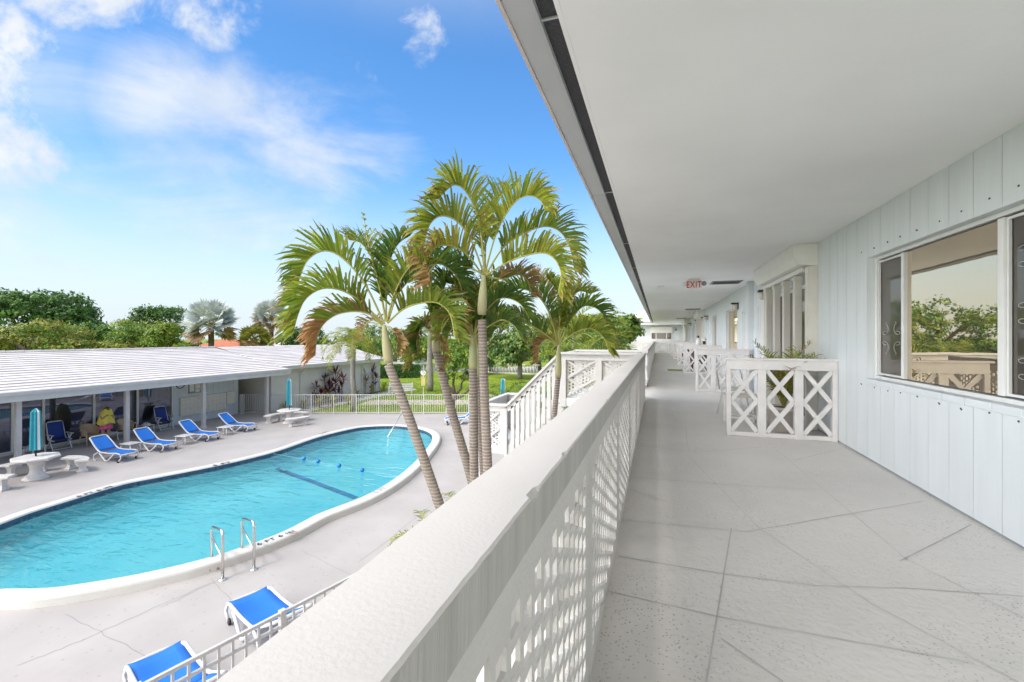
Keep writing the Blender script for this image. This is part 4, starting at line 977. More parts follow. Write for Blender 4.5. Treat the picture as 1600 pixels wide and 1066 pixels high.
spots = [((235,689),.05,'blue lounger standing between the tan chairs and the pool, right of the small white table'), ((303.5,675),.10,'blue lounger in front of the porch post with a flared foot'), ((363,662),.16,'blue lounger last in the porch row, nearest the pool gate and mailboxes')]
for (px, py), rz, lab in spots: place(copy_tree(L0), gpos(P(px,py,.34)), rz, lab)
pf, pc = P(388,927,.34), P(422,958,.34); ra = axis_ang(pc, pf)
A = place(lounger('x', GL, 27, .62), gpos(pf) - V(math.cos(ra), math.sin(ra), 0)*1.05, ra, 'blue lounger in the foreground below the balcony, nearer the pool ladder')
pf2 = P(247,1016,.34); place(copy_tree(A), gpos(pf2) - V(math.cos(ra), math.sin(ra), 0)*1.05, ra+.03, 'blue lounger in the foreground below the balcony, in the bottom corner beside the fence post')
place(copy_tree(L0), gpos(P(728,656,.2)), PI+.5, 'lone blue lounger at the far fence, behind the palm trunks')
def low_table(label):
    t = thing('low_table', label, 'table', (0,0,0), 0, 'small white resin tables on the deck')
    mb = MB(); mb.box(-.27,.27,-.24,.24,.36,.39); mb.build('table_top', M['plast'], t, bevel=.015)
    for x in (-.22,.22):
        for y in (-.18,.18): mb = MB(); mb.tube([V(x,y,.36), V(x*1.06,y*1.06,.18), V(x*1.15,y*1.15,0)], .022, 8); mb.build('leg', M['plast'], t, True)
    return t
T0 = low_table('small white table beside the blue folding chair nearest the teal parasol')
place(T0, gpos(P(54,697,.38)), .1)
for (px, py), rz, lab in (((204,692.5),.1,'small white table between the first and second loungers'), ((288,680.5),.15,'small white table between the second and third loungers'), ((352,667),.15,'small white table between the third and fourth loungers'), ((170,676.5),.1,'small white table next to the person in the yellow towel'), ((228,664.5),.1,'small white table with cloths, beside the second tan chair')):
    place(copy_tree(T0), gpos(P(px,py,.38)), rz, lab)
p = P(228,664,.39); mb = MB()
def lump(u, v, c=p): a = 2*PI*u; r = (.05+.14*v) ; return V(c.x+r*1.2*math.cos(a), c.y+r*math.sin(a), .395+(.09+.03*math.sin(3*a))*(1-v)**.7*(1+.3*math.sin(5*a+v*4)))
mb.grid(lump, 24, 6); tag(mb.build('towel', M['paper'], None, True), 'crumpled pale towel lying on a small white table by the tan chair', 'towel')
def folding_chair(label):
    t = thing('folding_chair', label, 'chair', (0,0,0), 0, 'navy folding armchairs on the porch')
    w = .27; a = math.radians(108); bk = lambda s: V(-.20+math.cos(a)*s, 0, .42+math.sin(a)*s)
    for s in (-1, 1):
        side = V(0,s*w,0)
        mb = MB(); mb.tube(rounded([bk(.70)+side*.92, bk(.0)+side, V(.28,0,.42)+side], .08), .02, 8); mb.build('side_rail', M['plast'], t, True)
        mb = MB(); mb.tube([V(-.12,0,.64)+side*1.12, V(.26,0,.02)+side*1.08], .02, 8); mb.build('leg', M['plast'], t, True)
        mb = MB(); mb.tube([V(.20,0,.64)+side*1.12, V(-.30,0,.02)+side*1.08], .02, 8); mb.build('leg', M['plast'], t, True)
        mb = MB(); mb.box(-.24,.30,s*w*1.12-.03,s*w*1.12+.03,.635,.665); mb.build('armrest', M['plast'], t, bevel=.012)
    mb = MB(); mb.tube(rounded([bk(.70)+V(0,-w*.92,0), bk(.74)+V(0,-w*.7,0), bk(.74)+V(0,w*.7,0), bk(.70)+V(0,w*.92,0)], .06), .02, 8); mb.build('top_rail', M['plast'], t, True)
    for x in (-.28,.24): mb = MB(); mb.tube([V(x,-w*1.08,.07), V(x,w*1.08,.07)], .016, 6); mb.build('crossbar', M['plast'], t, True)
    for nm, fn in (('back_sling', lambda u, v: bk(.03+u*.69)+V(-.02*math.sin(PI*v)+.012,(v-.5)*2*(w-.025),0)), ('seat_sling', lambda u, v: V(-.19+u*.46,(v-.5)*2*(w-.025),.435-.02*math.sin(PI*v)))):
        mb = MB(); mb.grid(fn, 5, 5); o = mb.build(nm, M['navy'], t, True); md = o.modifiers.new('thick','SOLIDIFY'); md.thickness = .01
    return t
c0 = folding_chair('navy folding armchair on the porch behind the teal parasol'); place(c0, V(-23.25, wy(93,-23.25), 0), -.1)
place(copy_tree(c0), V(-23.3, wy(257,-23.3), 0), -.1, 'navy folding armchair on the porch in the glass corner near the mailboxes')
def resin_chair(label):
    t = thing('resin_chair', label, 'chair', (0,0,0), 0, 'tan resin armchairs on the porch')
    mb = MB(); mb.box(-.22,.24,-.23,.23,.40,.425); mb.build('seat', M['tan'], t, bevel=.02)
    def sh(u, v):
        a = PI*.5 + (u-.5)*PI*1.25; r = .27+.05*v; top = .22+.25*max(0, math.cos((u-.5)*PI*1.05))**.8
        return V(.02+r*math.cos(a+PI/2)*1.0, r*math.sin(a+PI/2), .41+v*top)
    mb = MB(); mb.grid(sh, 20, 5); o = mb.build('backrest', M['tan'], t, True); md = o.modifiers.new('thick','SOLIDIFY'); md.thickness = .018
    for s in (-1, 1):
        mb = MB(); mb.tube([V(-.10,s*.30,.64), V(.10,s*.31,.65), V(.26,s*.30,.62)], .022, 8); mb.build('armrest', M['tan'], t, True)
        mb = MB(); mb.tube([V(.26,s*.30,.63), V(.25,s*.28,.40), V(.29,s*.30,0)], [.02,.026,.02], 8); mb.build('leg', M['tan'], t, True)
        mb = MB(); mb.tube([V(-.19,s*.20,.42), V(-.26,s*.24,0)], [.028,.02], 8); mb.build('leg', M['tan'], t, True)
    return t
r0 = resin_chair('tan resin armchair left of the person in the yellow towel'); place(r0, V(-23.1, wy(140,-23.1), 0), .1)
place(copy_tree(r0), V(-23.1, wy(196,-23.1), 0), .15, 'tan resin armchair right of the person in the yellow towel')
# ---- stone tables
SG = 'white cast stone picnic furniture'
def stone_table(loc, label):
    t = thing('stone_table', label, 'table', loc, 0, 'white cast stone tables')
    mb = MB(); mb.lathe([(.10,.66),(.55,.665),(.60,.68),(.61,.70),(.60,.735),(.57,.745),(.03,.745)], (0,0,0), 8); mb.build('table_top', M['stone'], t, bevel=.006)
    mb = MB(); mb.lathe([(.32,0),(.32,.06),(.26,.09),(.24,.14),(.17,.20),(.145,.32),(.16,.45),(.22,.58),(.27,.665)], (0,0,0), 24); mb.build('pedestal', M['stone'], t, True); return t
def stone_bench(label, n=0):
    t = thing('stone_bench', label, 'bench', (0,0,0), 0, 'curved white cast stone benches')
    mb = MB(); poly = []; rin, rout = .78, 1.14; h = .62
    poly = [(rout*math.cos(-h+2*h*k/10), rout*math.sin(-h+2*h*k/10)) for k in range(11)] + [(rin*math.cos(h-2*h*k/10), rin*math.sin(h-2*h*k/10)) for k in range(11)]
    mb.prism([(x-.96, y) for x, y in poly], .375, .445); mb.build('seat', M['stone'], t, bevel=.012)
    for s in (-1, 1):
        a = s*.40; mb = MB(); pr = [(.145,0),(.15,.05),(.12,.08),(.085,.17),(.095,.25),(.13,.33),(.14,.375)]
        for i in range(len(pr)-1):
            (ra_, za), (rb_, zb) = pr[i], pr[i+1]
            ring = lambda r, z: [(r*sx, .55*r*sy, z) for sx, sy in ((-1,-1),(1,-1),(1,1),(-1,1))]
            A_, B_ = ring(ra_, za), ring(rb_, zb)
            for k in range(4): mb.quad(A_[k], A_[(k+1) % 4], B_[(k+1) % 4], B_[k])
        mb.xform(Matrix.Translation((.96*math.cos(a)-.96, .96*math.sin(a), 0)) @ Matrix.Rotation(a, 4, 'Z')); mb.build('leg', M['stone'], t)
    return t
bn0 = None
for ti, (tp, tl, bs) in enumerate(((P(56,713,.745), 'round white stone table with the closed teal parasol, in front of the porch', ((111,727,'curved stone bench right of the near stone table, nearest the pool'), (13,747,'curved stone bench at the photo edge, in front of the near stone table'), (22,727,'curved stone bench behind the near stone table, towards the glass doors'))),
                                   (P(452,640,.745), 'round white stone table with a parasol beside the far pool fence', ((426,653,'curved stone bench left of the far stone table, beside the last porch post'), (463,655,'curved stone bench in front of the far stone table, facing the pool'), (485,645,'curved stone bench behind the far stone table, close to the fence'))))):
    c = gpos(tp); stone_table(c, tl)
    angs = [math.atan2(w_.y-c.y, w_.x-c.x) for w_ in (P(x_, y_, .41) for x_, y_ in (((109.7,718.8),(18.8,737.6),(43,722)), ((428,648),(462,652.5),(477,642)))[ti])]
    for (px, py, lab), an in zip(bs, angs):
        if bn0 is None: bn = bn0 = stone_bench(lab)
        else: bn = copy_tree(bn0)
        rr = 1.10; place(bn, c + V(rr*math.cos(an), rr*math.sin(an), 0), an, lab)
def parasol(loc, label, z0, z1, base=None, rot=0):
    t = thing('parasol', label, 'parasol', loc, rot, 'closed teal and white parasols')
    mb = MB(); mb.tube([V(0,0,0.02), V(0,0,z0+.1)], .024, 10); mb.build('pole', M['lampb' if not base else 'alu'], t, True)
    mb = MB(); n = 16; k = 10
    for i in range(n):
        for j in range(k):
            def q(i_, j_):
                a = 2*PI*i_/n; f = j_/k; r = (.155-.035*f)*(1.0 if i_ % 2 else .72); 
                if j_ == k: r = .02; f = .985
                return V(r*math.cos(a), r*math.sin(a), z0+(z1-z0)*f)
            mb.quad(q(i,j), q(i+1,j), q(i+1,j+1), q(i,j+1), m=(i//2) % 4 == 1 and 1 or 0)
    mb.build('canopy', [M['teal'], M['canw']], t); 
    if base: mb = MB(); mb.lathe([(.25,0),(.25,.05),(.05,.09),(.03,.25)], (0,0,0), 18); mb.build('base', M['stone'], t, True)
    return t
parasol(gpos(P(56,713,.745)) , 'closed teal parasol with a white stripe standing through the near stone table', .95, 2.32, rot=-.9)
parasol(gpos(P(452,640,.745)), 'closed teal parasol standing through the far stone table by the fence', .98, 2.42, rot=-1.0)
pp = at(786,640,24.6); parasol(V(pp.x,pp.y,0), 'closed teal parasol behind the stairs, against the lawn', 1.0, 2.38, True, -1.2)
# faint joints and cracks in the deck
mb = MB(); rr = random.Random(31)
for a, b in (((30,1040),(130,1000)),((130,1000),(330,850+60)),((250,950),(345,905)),((560,880),(700,770)),((470,860),(560,905)),((330,905),(420,1000)),((0,700),(380,700)),((420,712),(470,668)),((690,720),(740,750)),((200,735),(330,690)),((100,960),(240,1030))):
    p, q = P(*a), P(*b); n = 14; prev = None
    for k in range(n+1):
        c = p.lerp(q, k/n)+V(rr.uniform(-.02,.02), rr.uniform(-.02,.02), 0); d = (q-p).normalized(); s = V(-d.y, d.x, 0)*.004
        cur = (V(c.x,c.y,.0025)-s, V(c.x,c.y,.0025)+s)
        if prev: mb.quad(prev[0], cur[0], cur[1], prev[1])
        prev = cur
o = mb.build('pool_deck_joints', M['deckj']); tag(o, kind='structure')
# ================================================================== the lawn's furniture
def sheet(name, px, z, m, kind='structure'):
    mb = MB(); q = [P(x, y, z) for x, y in px]; mb.quad(*[(p.x,p.y,z) for p in q]); o = mb.build(name, m)
    if o.data.polygons[0].normal.z < 0: o.data.flip_normals()
    return tag(o, kind=kind)
sheet('garden_path', [(300,652),(430,638),(500,629),(575,617),(612,609),(645,606.5),(652,609),(625,613),(585,622),(520,635),(452,650),(320,665)], -.026, M['path'])
sheet('shuffleboard_court', [(560,632.5),(580,625),(905,625),(925,632.5)], -.025, M['court'])
sheet('road', [(600,583),(900,578),(1100,576),(1100,571),(900,572),(560,578)], -.024, M['path'])
bt = P(626,618,0); bw = thing('park_bench', 'white slatted park bench on the lawn beyond the pool fence', 'bench', V(bt.x,bt.y,-.03), TH+.12)
W_ = .95
for k in range(3): mb = MB(); mb.box(-W_,W_,.22+.0,.25,.48+k*.17,.61+k*.17); mb.build('back_slat', M['white'], bw)
mb = MB(); [mb.box(-W_,W_,-.28+k*.16,-.16+k*.16,.42,.45) for k in range(3)]; mb.build('seat', M['white'], bw)
for x in (-W_+.08, W_-.08):
    mb = MB(); mb.box(x-.04,x+.04,-.30,-.22,0,.66); mb.build('leg', M['white'], bw); mb = MB(); mb.box(x-.04,x+.04,.252,.33,0,1.05); mb.build('leg', M['white'], bw); mb = MB(); mb.box(x-.05,x+.05,-.32,.25,.661,.70); mb.build('armrest', M['white'], bw)
sp_ = P(661.5,619,0); sb = thing('lawn_sign', 'small post on the lawn with white round sign above a yellow box', 'sign', V(sp_.x,sp_.y,-.03), TH)
mb = MB(); mb.box(-.03,.03,-.03,.03,0,1.9); mb.build('post', M['stone'], sb)
mb = MB(); mb.box(-.16,.16,-.09,.031-.062,.85,1.50); mb.box(-.18,.18,-.11,-.032,1.50,1.55); mb.build('yellow_box', M['yellow'], sb)
mb = MB(); mb.lathe([(.20,0),(.20,.03)], (0,0,0), 24); mb.xform(Matrix.Translation((0,-.035,1.84)) @ Matrix.Rotation(PI/2,4,'X')); d = mb.build('disc', M['signw'], sb)
mb = MB(); mb.tube([V(.09*math.cos(k*.45-1.2), -.07, 1.84+.10*math.sin(k*.45-1.2)) for k in range(9)], .014, 5); mb.build('emblem', M['mark'], d)
# balustrade at the back of the lawn
for (a, b, lab) in (((757,582),(842,585.5),'white arched balustrade in front of the round bush'), ((640,583.5),(701,580),'low white balustrade wall beyond the hedge and the tall palm trunk')):
    p, q = P(*a,0), P(*b,0); p.z = q.z = -.03; L = (q-p).length; t = thing('balustrade', lab, 'balustrade', p, axis_ang(p,q), 'white balustrades behind the lawn')
    mb = MB(); mb.box(-.1,L+.1,-.14,.14,1.12,1.26); mb.build('top_rail', M['stone'], t); mb = MB(); mb.box(-.1,L+.1,-.12,.12,0,.18); mb.build('base', M['stone'], t)
    n = int(L/.42)
    for i in range(n):
        mb = MB(); mb.lathe([(.06,.18),(.12,.32),(.15,.55),(.10,.8),(.07,.92),(.12,1.12)], ((i+.5)*L/n,0,0), 8); mb.build('baluster', M['stone'], t, True)
# far houses
def house(px0, px1, d, zt, zr, m, label, name='house'):
    a, b = at(px0,527,d), at(px1,527,d); a.z = b.z = 0; L = (b-a).length; t = thing(name, label, 'house', a, axis_ang(a,b)); D = 8
    mb = MB(); mb.box(.4,L-.4,.4,D,0,zt); mb.build('wall', M['housew'], t)
    mb = MB(); z = zt+.002; A_=(0,0,z); B_=(L,0,z); C_=(L,D+.4,z); E_=(0,D+.4,z); r = min(D/2, L*.3); r0_=(r,D/2,zr); r1_=(L-r,D/2,zr)
    mb.quad(A_,B_,r1_,r0_); mb.quad(C_,E_,r0_,r1_); mb.quad(E_,A_,r0_); mb.quad(B_,C_,r1_); mb.quad(A_,E_,C_,B_); mb.build('roof', M[m], t)
    for f in (.3,.7): mb = MB(); mb.box(L*f-.5,L*f+.5,.34,.398,1.0,2.0); mb.build('window', M['panedark'], t)
house(285,372,52,3.2,4.35,'orange','far house with terracotta roof behind the big silver palm')
house(150,262,56,3.0,4.1,'orange','far house with terracotta roof mostly hidden by the lime tree')
house(412,520,58,3.5,4.6,'rooft','far white roofed house behind the clubhouse wing')
house(598,652,66,2.6,4.0,'rooft','far white house glimpsed beyond the hedge left of the tall trunk')
# ================================================================== the person
pb = P(165, 693.5, 0); ps_ = thing('person', 'person wrapped in a yellow towel, wearing pink shorts, standing on the porch', 'person', V(pb.x, pb.y, 0), -.15)
def skin_body(name, joints, edges, m, parent, root=0):
    me = bpy.data.meshes.new(name); me.from_pydata([j[0] for j in joints], edges, []); me.materials.append(m)
    o = bpy.data.objects.new(name, me); COL.objects.link(o); o.parent = parent
    md = o.modifiers.new('skin', 'SKIN'); sv = me.skin_vertices[0].data
    for i, j in enumerate(joints):
        r = j[1]; sv[i].radius = r if isinstance(r, tuple) else (r, r)
    sv[root].use_root = True; md.use_smooth_shade = True
    s = o.modifiers.new('sub', 'SUBSURF'); s.levels = 2; s.render_levels = 2
    return o
J = [((0,0,.86),(.13,.16)), ((.02,0,1.05),(.11,.15)), ((.07,0,1.25),(.11,.17)), ((.12,0,1.38),.055), ((.16,0,1.46),.085), ((.175,0,1.54),.075),
     ((0,.085,.82),.09), ((.03,.09,.46),.058), ((0,.09,.09),.042), ((.14,.095,.03),.033),
     ((0,-.085,.82),.09), ((.0,-.09,.46),.058), ((-.04,-.09,.09),.042), ((.10,-.095,.03),.033),
     ((.10,.18,1.28),.05), ((.20,.21,1.10),.042), ((.28,.10,1.22),.032), ((.10,-.18,1.28),.05), ((.20,-.21,1.10),.042), ((.28,-.08,1.25),.032)]
E = [(0,1),(1,2),(2,3),(3,4),(4,5),(0,6),(6,7),(7,8),(8,9),(0,10),(10,11),(11,12),(12,13),(2,14),(14,15),(15,16),(2,17),(17,18),(18,19)]
body = skin_body('body', J, E, M['skin'], ps_)
for hx, hy in ((16,1),(19,-1)):
    hb = V(*J[hx][0]); fj = [((hb.x,hb.y,hb.z),.026), ((hb.x+.05,hb.y-.0,hb.z+.02),(.018,.034))]; fe = [(0,1)]
    for k in range(4):
        q = V(hb.x+.06, hb.y+(k-1.5)*.020, hb.z+.025); n = len(fj); L_ = (.055,.065,.06,.048)[k]
        fj += [((q.x+.02,q.y,q.z+.006),.009), ((q.x+L_*.75,q.y,q.z-.006),.008), ((q.x+L_,q.y,q.z-.03),.007)]; fe += [(1,n),(n,n+1),(n+1,n+2)]
    n = len(fj); fj += [((hb.x+.03,hb.y-hy*.045,hb.z+.01),.010), ((hb.x+.06,hb.y-hy*.052,hb.z-.01),.008)]; fe += [(0,n),(n,n+1)]
    skin_body('hand', fj, fe, M['skin'], ps_)
def hair(u, v): a = 2*PI*u; th_ = v*2.0; r = .105*(1+.06*math.sin(9*a)); return V(.155+r*math.sin(th_)*math.cos(a)*1.05, r*math.sin(th_)*math.sin(a), 1.505+.11*math.cos(th_)-.02*v)
mb = MB(); mb.grid(hair, 24, 8); mb.build('hair', M['hair'], ps_, True)
for s in (-1, 1): ball(.012, V(.255, s*.032, 1.50), 8).build('eye', M['black'], ps_, True)
mb = MB(); mb.tube([V(.245,0,1.50), V(.268,0,1.475), V(.25,0,1.462)], [.008,.013,.008], 6); mb.build('nose', M['skin'], ps_, True)
mb = MB(); mb.tube([V(.25,-.025,1.435), V(.257,0,1.432), V(.25,.025,1.435)], .006, 6); mb.build('mouth', M['pink'], ps_, True)
def shorts(u, v): a = 2*PI*u; return V(.0+(.165+.02*v)*math.cos(a), (.20+.03*v+.008*math.sin(11*a))*math.sin(a), .93-.29*v)
mb = MB(); mb.grid(shorts, 30, 5); o = mb.build('shorts', M['pink'], ps_, True); md = o.modifiers.new('t','SOLIDIFY'); md.thickness = .012
def towel(u, v):
    a = 2*PI*u; f = v; rx = .12+.13*f**.7; ry = .10+.185*f**.5; fold = 1+.045*math.sin(9*a+2*f)*f + .02*math.sin(17*a)*f
    return V(.10-.07*f+rx*fold*math.cos(a), ry*fold*math.sin(a), 1.53-.66*f + .035*math.cos(2*a)*(1-f) + .03*math.sin(3*a+1)*f)
mb = MB(); mb.grid(towel, 48, 12); o = mb.build('towel', M['towel'], ps_, True); md = o.modifiers.new('t','SOLIDIFY'); md.thickness = .018
# ================================================================== vegetation
def leaf(mb, c, d, n, L, w, m=0, fold=.0):
    s = d.cross(n)
    if s.length < 1e-4: return
    s.normalize(); mb.quad(c, c + d*L*.5 + s*w*.5, c + d*L, c + d*L*.5 - s*w*.5, m=m)
def rv(rr): 
    while True:
        v = V(rr.uniform(-1,1), rr.uniform(-1,1), rr.uniform(-1,1))
        if .05 < v.length < 1: return v.normalized()
def crown_mb(lobes, n, L, w, rr, up=.35, mats=1, lo=.55, bot=-.55, droop=0):
    mb = MB(); tot = sum(l[1][0]*l[1][1]+l[1][0]*l[1][2] for l in lobes)
    for c, r in lobes:
        k = int(n*(r[0]*r[1]+r[0]*r[2])/tot); q_ = max(1, k//14)
        for _ in range(q_):                       # clumps of leaves round twig ends
            v = rv(rr)
            if v.z < bot: v.z = -v.z
            q = rr.uniform(lo, 1.0)**.6; wob = 1+.25*noise.noise(v*3.1+V(c[0],c[1],c[2]))
            p0 = V(c[0]+v.x*r[0]*q*wob, c[1]+v.y*r[1]*q*wob, c[2]+v.z*r[2]*q*wob)
            m0 = 0 if mats == 1 else (0 if rr.random() < .68 else 1); cs = L*rr.uniform(1.0,1.9)
            for _ in range(14):
                o = rv(rr)*rr.random(); p = p0+V(o.x*cs, o.y*cs, o.z*cs*.55)
                nn = (v*.7 + o*.8 + rv(rr)*.5 + V(0,0,up)).normalized(); d = nn.cross(rv(rr))
                if d.length < .05: continue
                d.normalize(); d = (d + o*.5 - V(0,0,droop)).normalized(); e = rr.uniform(.65,1.2)
                leaf(mb, p, d, nn, L*e, w*e, m0 if rr.random() < .85 else mats-1)
    return mb
def trunk_mb(h, r, rr, limbs, sway=.3):
    mb = MB(); pts = [V(sway*math.sin(k*.9)*k/6, sway*math.cos(k*1.3)*k/8, h*k/5) for k in range(6)]
    mb.tube(pts, [r*(1.25-.11*k) for k in range(6)], 9)
    for q in limbs:
        s = pts[3]; q = V(*q); mb.tube([s, s.lerp(q,.4)+V(0,0,.1*h*.2), s.lerp(q,.75), q], [r*.6,r*.45,r*.3,r*.12], 7)
    return mb
def tree(name, label, px, py_top, d, wpx, mats, n=5000, leaf_=(.28,.16), py_bot=None, seed=1, nl=9, cat='tree', group=None, flat=1, trunk=True, up=.35, bark='bark', droop=0, base=0):
    rr = random.Random(seed); c = at(px, 527, d); r = wpx/2/F*d; zt = CZ-(py_top-527)/F*d; zb = CZ-((py_bot or 560)-527)/F*d if py_bot else max(1.2, zt-2.2*r)
    zb = max(zb, .1); rz = (zt-zb)/2; zc = (zt+zb)/2
    t = thing(name, label, cat, V(c.x,c.y,base), rr.uniform(0,6), group)
    lobes = [((0,0,zc),(r*.72,r*.72,rz*.72))]
    for k in range(nl):
        a = k*2.4+rr.uniform(0,.6); e = rr.uniform(-.75,.85); q = math.sqrt(max(0,1-e*e))
        f = rr.uniform(.22,.40); lobes.append(((r*(1-f)*q*math.cos(a), r*(1-f)*q*math.sin(a), zc+rz*(1-f*.9)*e), (r*f,r*f,rz*f*flat)))
    mb = crown_mb(lobes, n, leaf_[0], leaf_[1], rr, up, len(mats), droop=droop); mb.build('crown', [M[m] for m in mats], t)
    if trunk: trunk_mb(max(.4, zc), max(.09, r*.07), rr, [l[0] for l in lobes[1:6]]).build('trunk', M[bark], t, True)
    return t
# ---- palm fronds
def frond(mb, pts, ll, n=34, vup=.8, ms=(0,0,1), brown=.3, rr=R, wl=.03, rw=.014, tipdry=0, kink=.6):
    # pts: bezier-like control polyline in world/local space, base first
    P_ = [Vector(p) for p in pts]
    def cr(t):
        k = len(P_)-1; f = min(t, .9999)*k; i = int(f); u = f-i
        p0 = P_[max(i-1,0)]; p1 = P_[i]; p2 = P_[i+1]; p3 = P_[min(i+2,k)]
        return .5*((2*p1)+(p2-p0)*u+(2*p0-5*p1+4*p2-p3)*u*u+(3*p1-p0-3*p2+p3)*u**3)
    line = [cr(i/24) for i in range(25)]
    mb.tube(line, [rw*(1-.8*i/24)+.002 for i in range(25)], 5, m=3, cap=False)
    ch = (P_[-1]-P_[0]); hz = V(ch.x, ch.y, 0)
    if hz.length < .05: hz = V(1,0,0)
    Bn = hz.cross(V(0,0,1)).normalized()
    for s in (-1, 1):
        for i in range(n):
            t = .16+.84*(i+.5+rr.uniform(-.2,.2))/n
            if t > .995 or rr.random() < .06: continue
            p = cr(t); T = (cr(min(t+.02,.9999))-cr(t-.02)).normalized(); N = Bn.cross(T).normalized()
            if N.z < -.2 and T.z > 0: N = -N
            prof = math.sin(PI*min(1,.18+.82*(t-.16)/.84))**.55 if t < .9 else .62
            L = ll*max(.25, prof)*(rr.uniform(.86,1.1) if rr.random() > .08 else rr.uniform(.45,.8)); vv = vup+rr.gauss(0,.16)
            d = (T*(.55+.25*t+rr.gauss(0,.07)) + Bn*s*math.cos(vv) + N*math.sin(vv)).normalized()
            if N.length < .1: continue
            sd = d.cross(Bn*s*math.sin(vup) - N*math.cos(vup)).normalized()   # width direction lies across the leaflet
            sd = T*.9 + rv(rr)*.25; sd = (sd - d*sd.dot(d)).normalized()
            w = wl*rr.uniform(.8,1.15)
            a = p; b = p+d*L*.45; c = b+(d+V(0,0,-.30*rr.uniform(.2,1.6))).normalized()*L*.30; e = c+(d+V(0,0,-1.0*rr.uniform(.3,1.6))).normalized()*L*.25
            dry = rr.random() < brown*(.5+t) ; m0 = ms[0] if rr.random() < .75 else ms[1]
            if tipdry and t > tipdry+rr.gauss(0,.08): m0 = ms[2] if rr.random() < .6 else 2
            m2 = ms[2] if dry else m0
            mb.quad(a-sd*w*.4, a+sd*w*.4, b+sd*w*.55, b-sd*w*.55, m=m0); mb.quad(b-sd*w*.55, b+sd*w*.55, c+sd*w*.38, c-sd*w*.38, m=m0 if not (tipdry and t > tipdry) else m2)
            mb.quad(c-sd*w*.38, c+sd*w*.38, e, m=m2)
FM = [M['fr_g'], M['fr_y'], M['fr_b'], M['rachis'], M['fr_d'], M['fr_o']]
Z8 = lambda x, y: (420+x/2.9615, 240+y/2.9615)
def px_palm(label, base, path, d, fronds, shaft, rt=.066, rs=.066, group='ringed palms growing through the deck by the balcony', name='palm_tree'):
    # path: trunk px from low to high; base: world ground point; fronds: zoom-8 polylines with depth offset
    o0 = V(base.x, base.y, 0); t = thing(name, label, 'palm tree', o0, 0, group)
    tp = [at(x, y, d) for x, y in path]; tp = [V(base.x, base.y, 0)] + tp
    mb = MB(); n = 22
    k = len(tp)-1
    def cr(f):
        f = min(f,.9999)*k; i = int(f); u = f-i; p0=tp[max(i-1,0)]; p1=tp[i]; p2=tp[i+1]; p3=tp[min(i+2,k)]
        return .5*((2*p1)+(p2-p0)*u+(2*p0-5*p1+4*p2-p3)*u*u+(3*p1-p0-3*p2+p3)*u**3)
    line = [cr(i/90)-o0 for i in range(91)]
    mb.tube(line, [rt*(1.12-.22*i/90)*(1+.035*(i % 2)) for i in range(91)], 12); mb.build('trunk', M['ptrunk'], t, True)
    sp = [at(x, y, d)-o0 for x, y in shaft]; q = len(sp)-1
    sl_ = [sp[0].lerp(sp[-1], i/8) for i in range(9)]
    mb = MB(); mb.tube(sl_, [rs*f for f in (.88,.98,1.0,.97,.90,.80,.68,.55,.42)], 12); mb.build('crownshaft', M['shaft'], t, True)
    for i, (pl, dz, kw) in enumerate(fronds):
        rr = random.Random(i*13+int(base.x*50)); m = len(pl)-1
        pts = [at(*Z8(pl[0][0]+(x-pl[0][0])*.94, y), d+dz*(j/m)**1.2)-o0 for j, (x, y) in enumerate(pl)]
        L = sum((a-b).length for a, b in zip(pts, pts[1:]))
        mb = MB(); frond(mb, pts, kw.get('ll', .39)*min(1.25, L/1.7+.25), kw.get('n', 60), kw.get('v', .95), kw.get('ms', (0,1,2)), kw.get('b', .3), rr, .028, .013, kw.get('td', 0)); mb.build('frond', FM, t)
    return t
G, Y_, D_, BR = dict(ms=(0,1,2)), dict(ms=(1,0,2)), dict(ms=(4,0,2)), dict(ms=(0,1,2), b=.9)
cl = at(770,1085,6.0); clump = V(cl.x, cl.y, 0)
CG = 'ringed palms in the clump by the balcony'
px_palm('leaning ringed palm with the leftmost crown and an orange drooping frond', clump+V(-.12,.05,0), [(735,930),(688,793),(640,655),(607,570)], 6.0, [
 ([(535,790),(440,605),(330,485),(240,450),(160,490),(120,570),(95,660)], -.2, dict(ms=(0,1,2), b=.25)),
 ([(530,790),(430,695),(330,635),(230,625),(150,670),(110,745),(85,835)], -.7, dict(ms=(0,1,2), b=.5)),
 ([(525,795),(465,745),(390,730),(300,745),(235,790),(205,850),(195,930)], -.4, dict(ms=(0,2,5), b=.8, td=.62)),
 ([(540,765),(505,600),(462,450),(428,275)], .1, dict(ll=.10, n=14, v=.2, ms=(1,1,1))),
 ([(540,775),(515,620),(480,500),(425,420),(360,400)], .7, G), ([(542,775),(545,620),(560,500),(600,420),(660,380)], .5, D_),
 ([(545,780),(580,660),(630,560),(690,500),(740,510)], -.5, dict(ms=(0,1,2), b=.2)),
 ([(550,785),(620,725),(700,695),(790,690),(855,740),(880,850)], -.6, dict(ms=(0,1,2), b=.75)),
 ([(550,780),(600,650),(690,560),(800,510),(890,570),(920,660)], .5, D_), ([(550,800),(590,835),(610,880),(600,930)], -.3, dict(ll=.3, n=20, ms=(2,1,2), td=.3)),
 ([(530,800),(480,770),(440,800),(420,860)], .6, dict(ll=.3, n=20, ms=(2,1,2)))], [(607.5,568),(600,508)], group=CG)
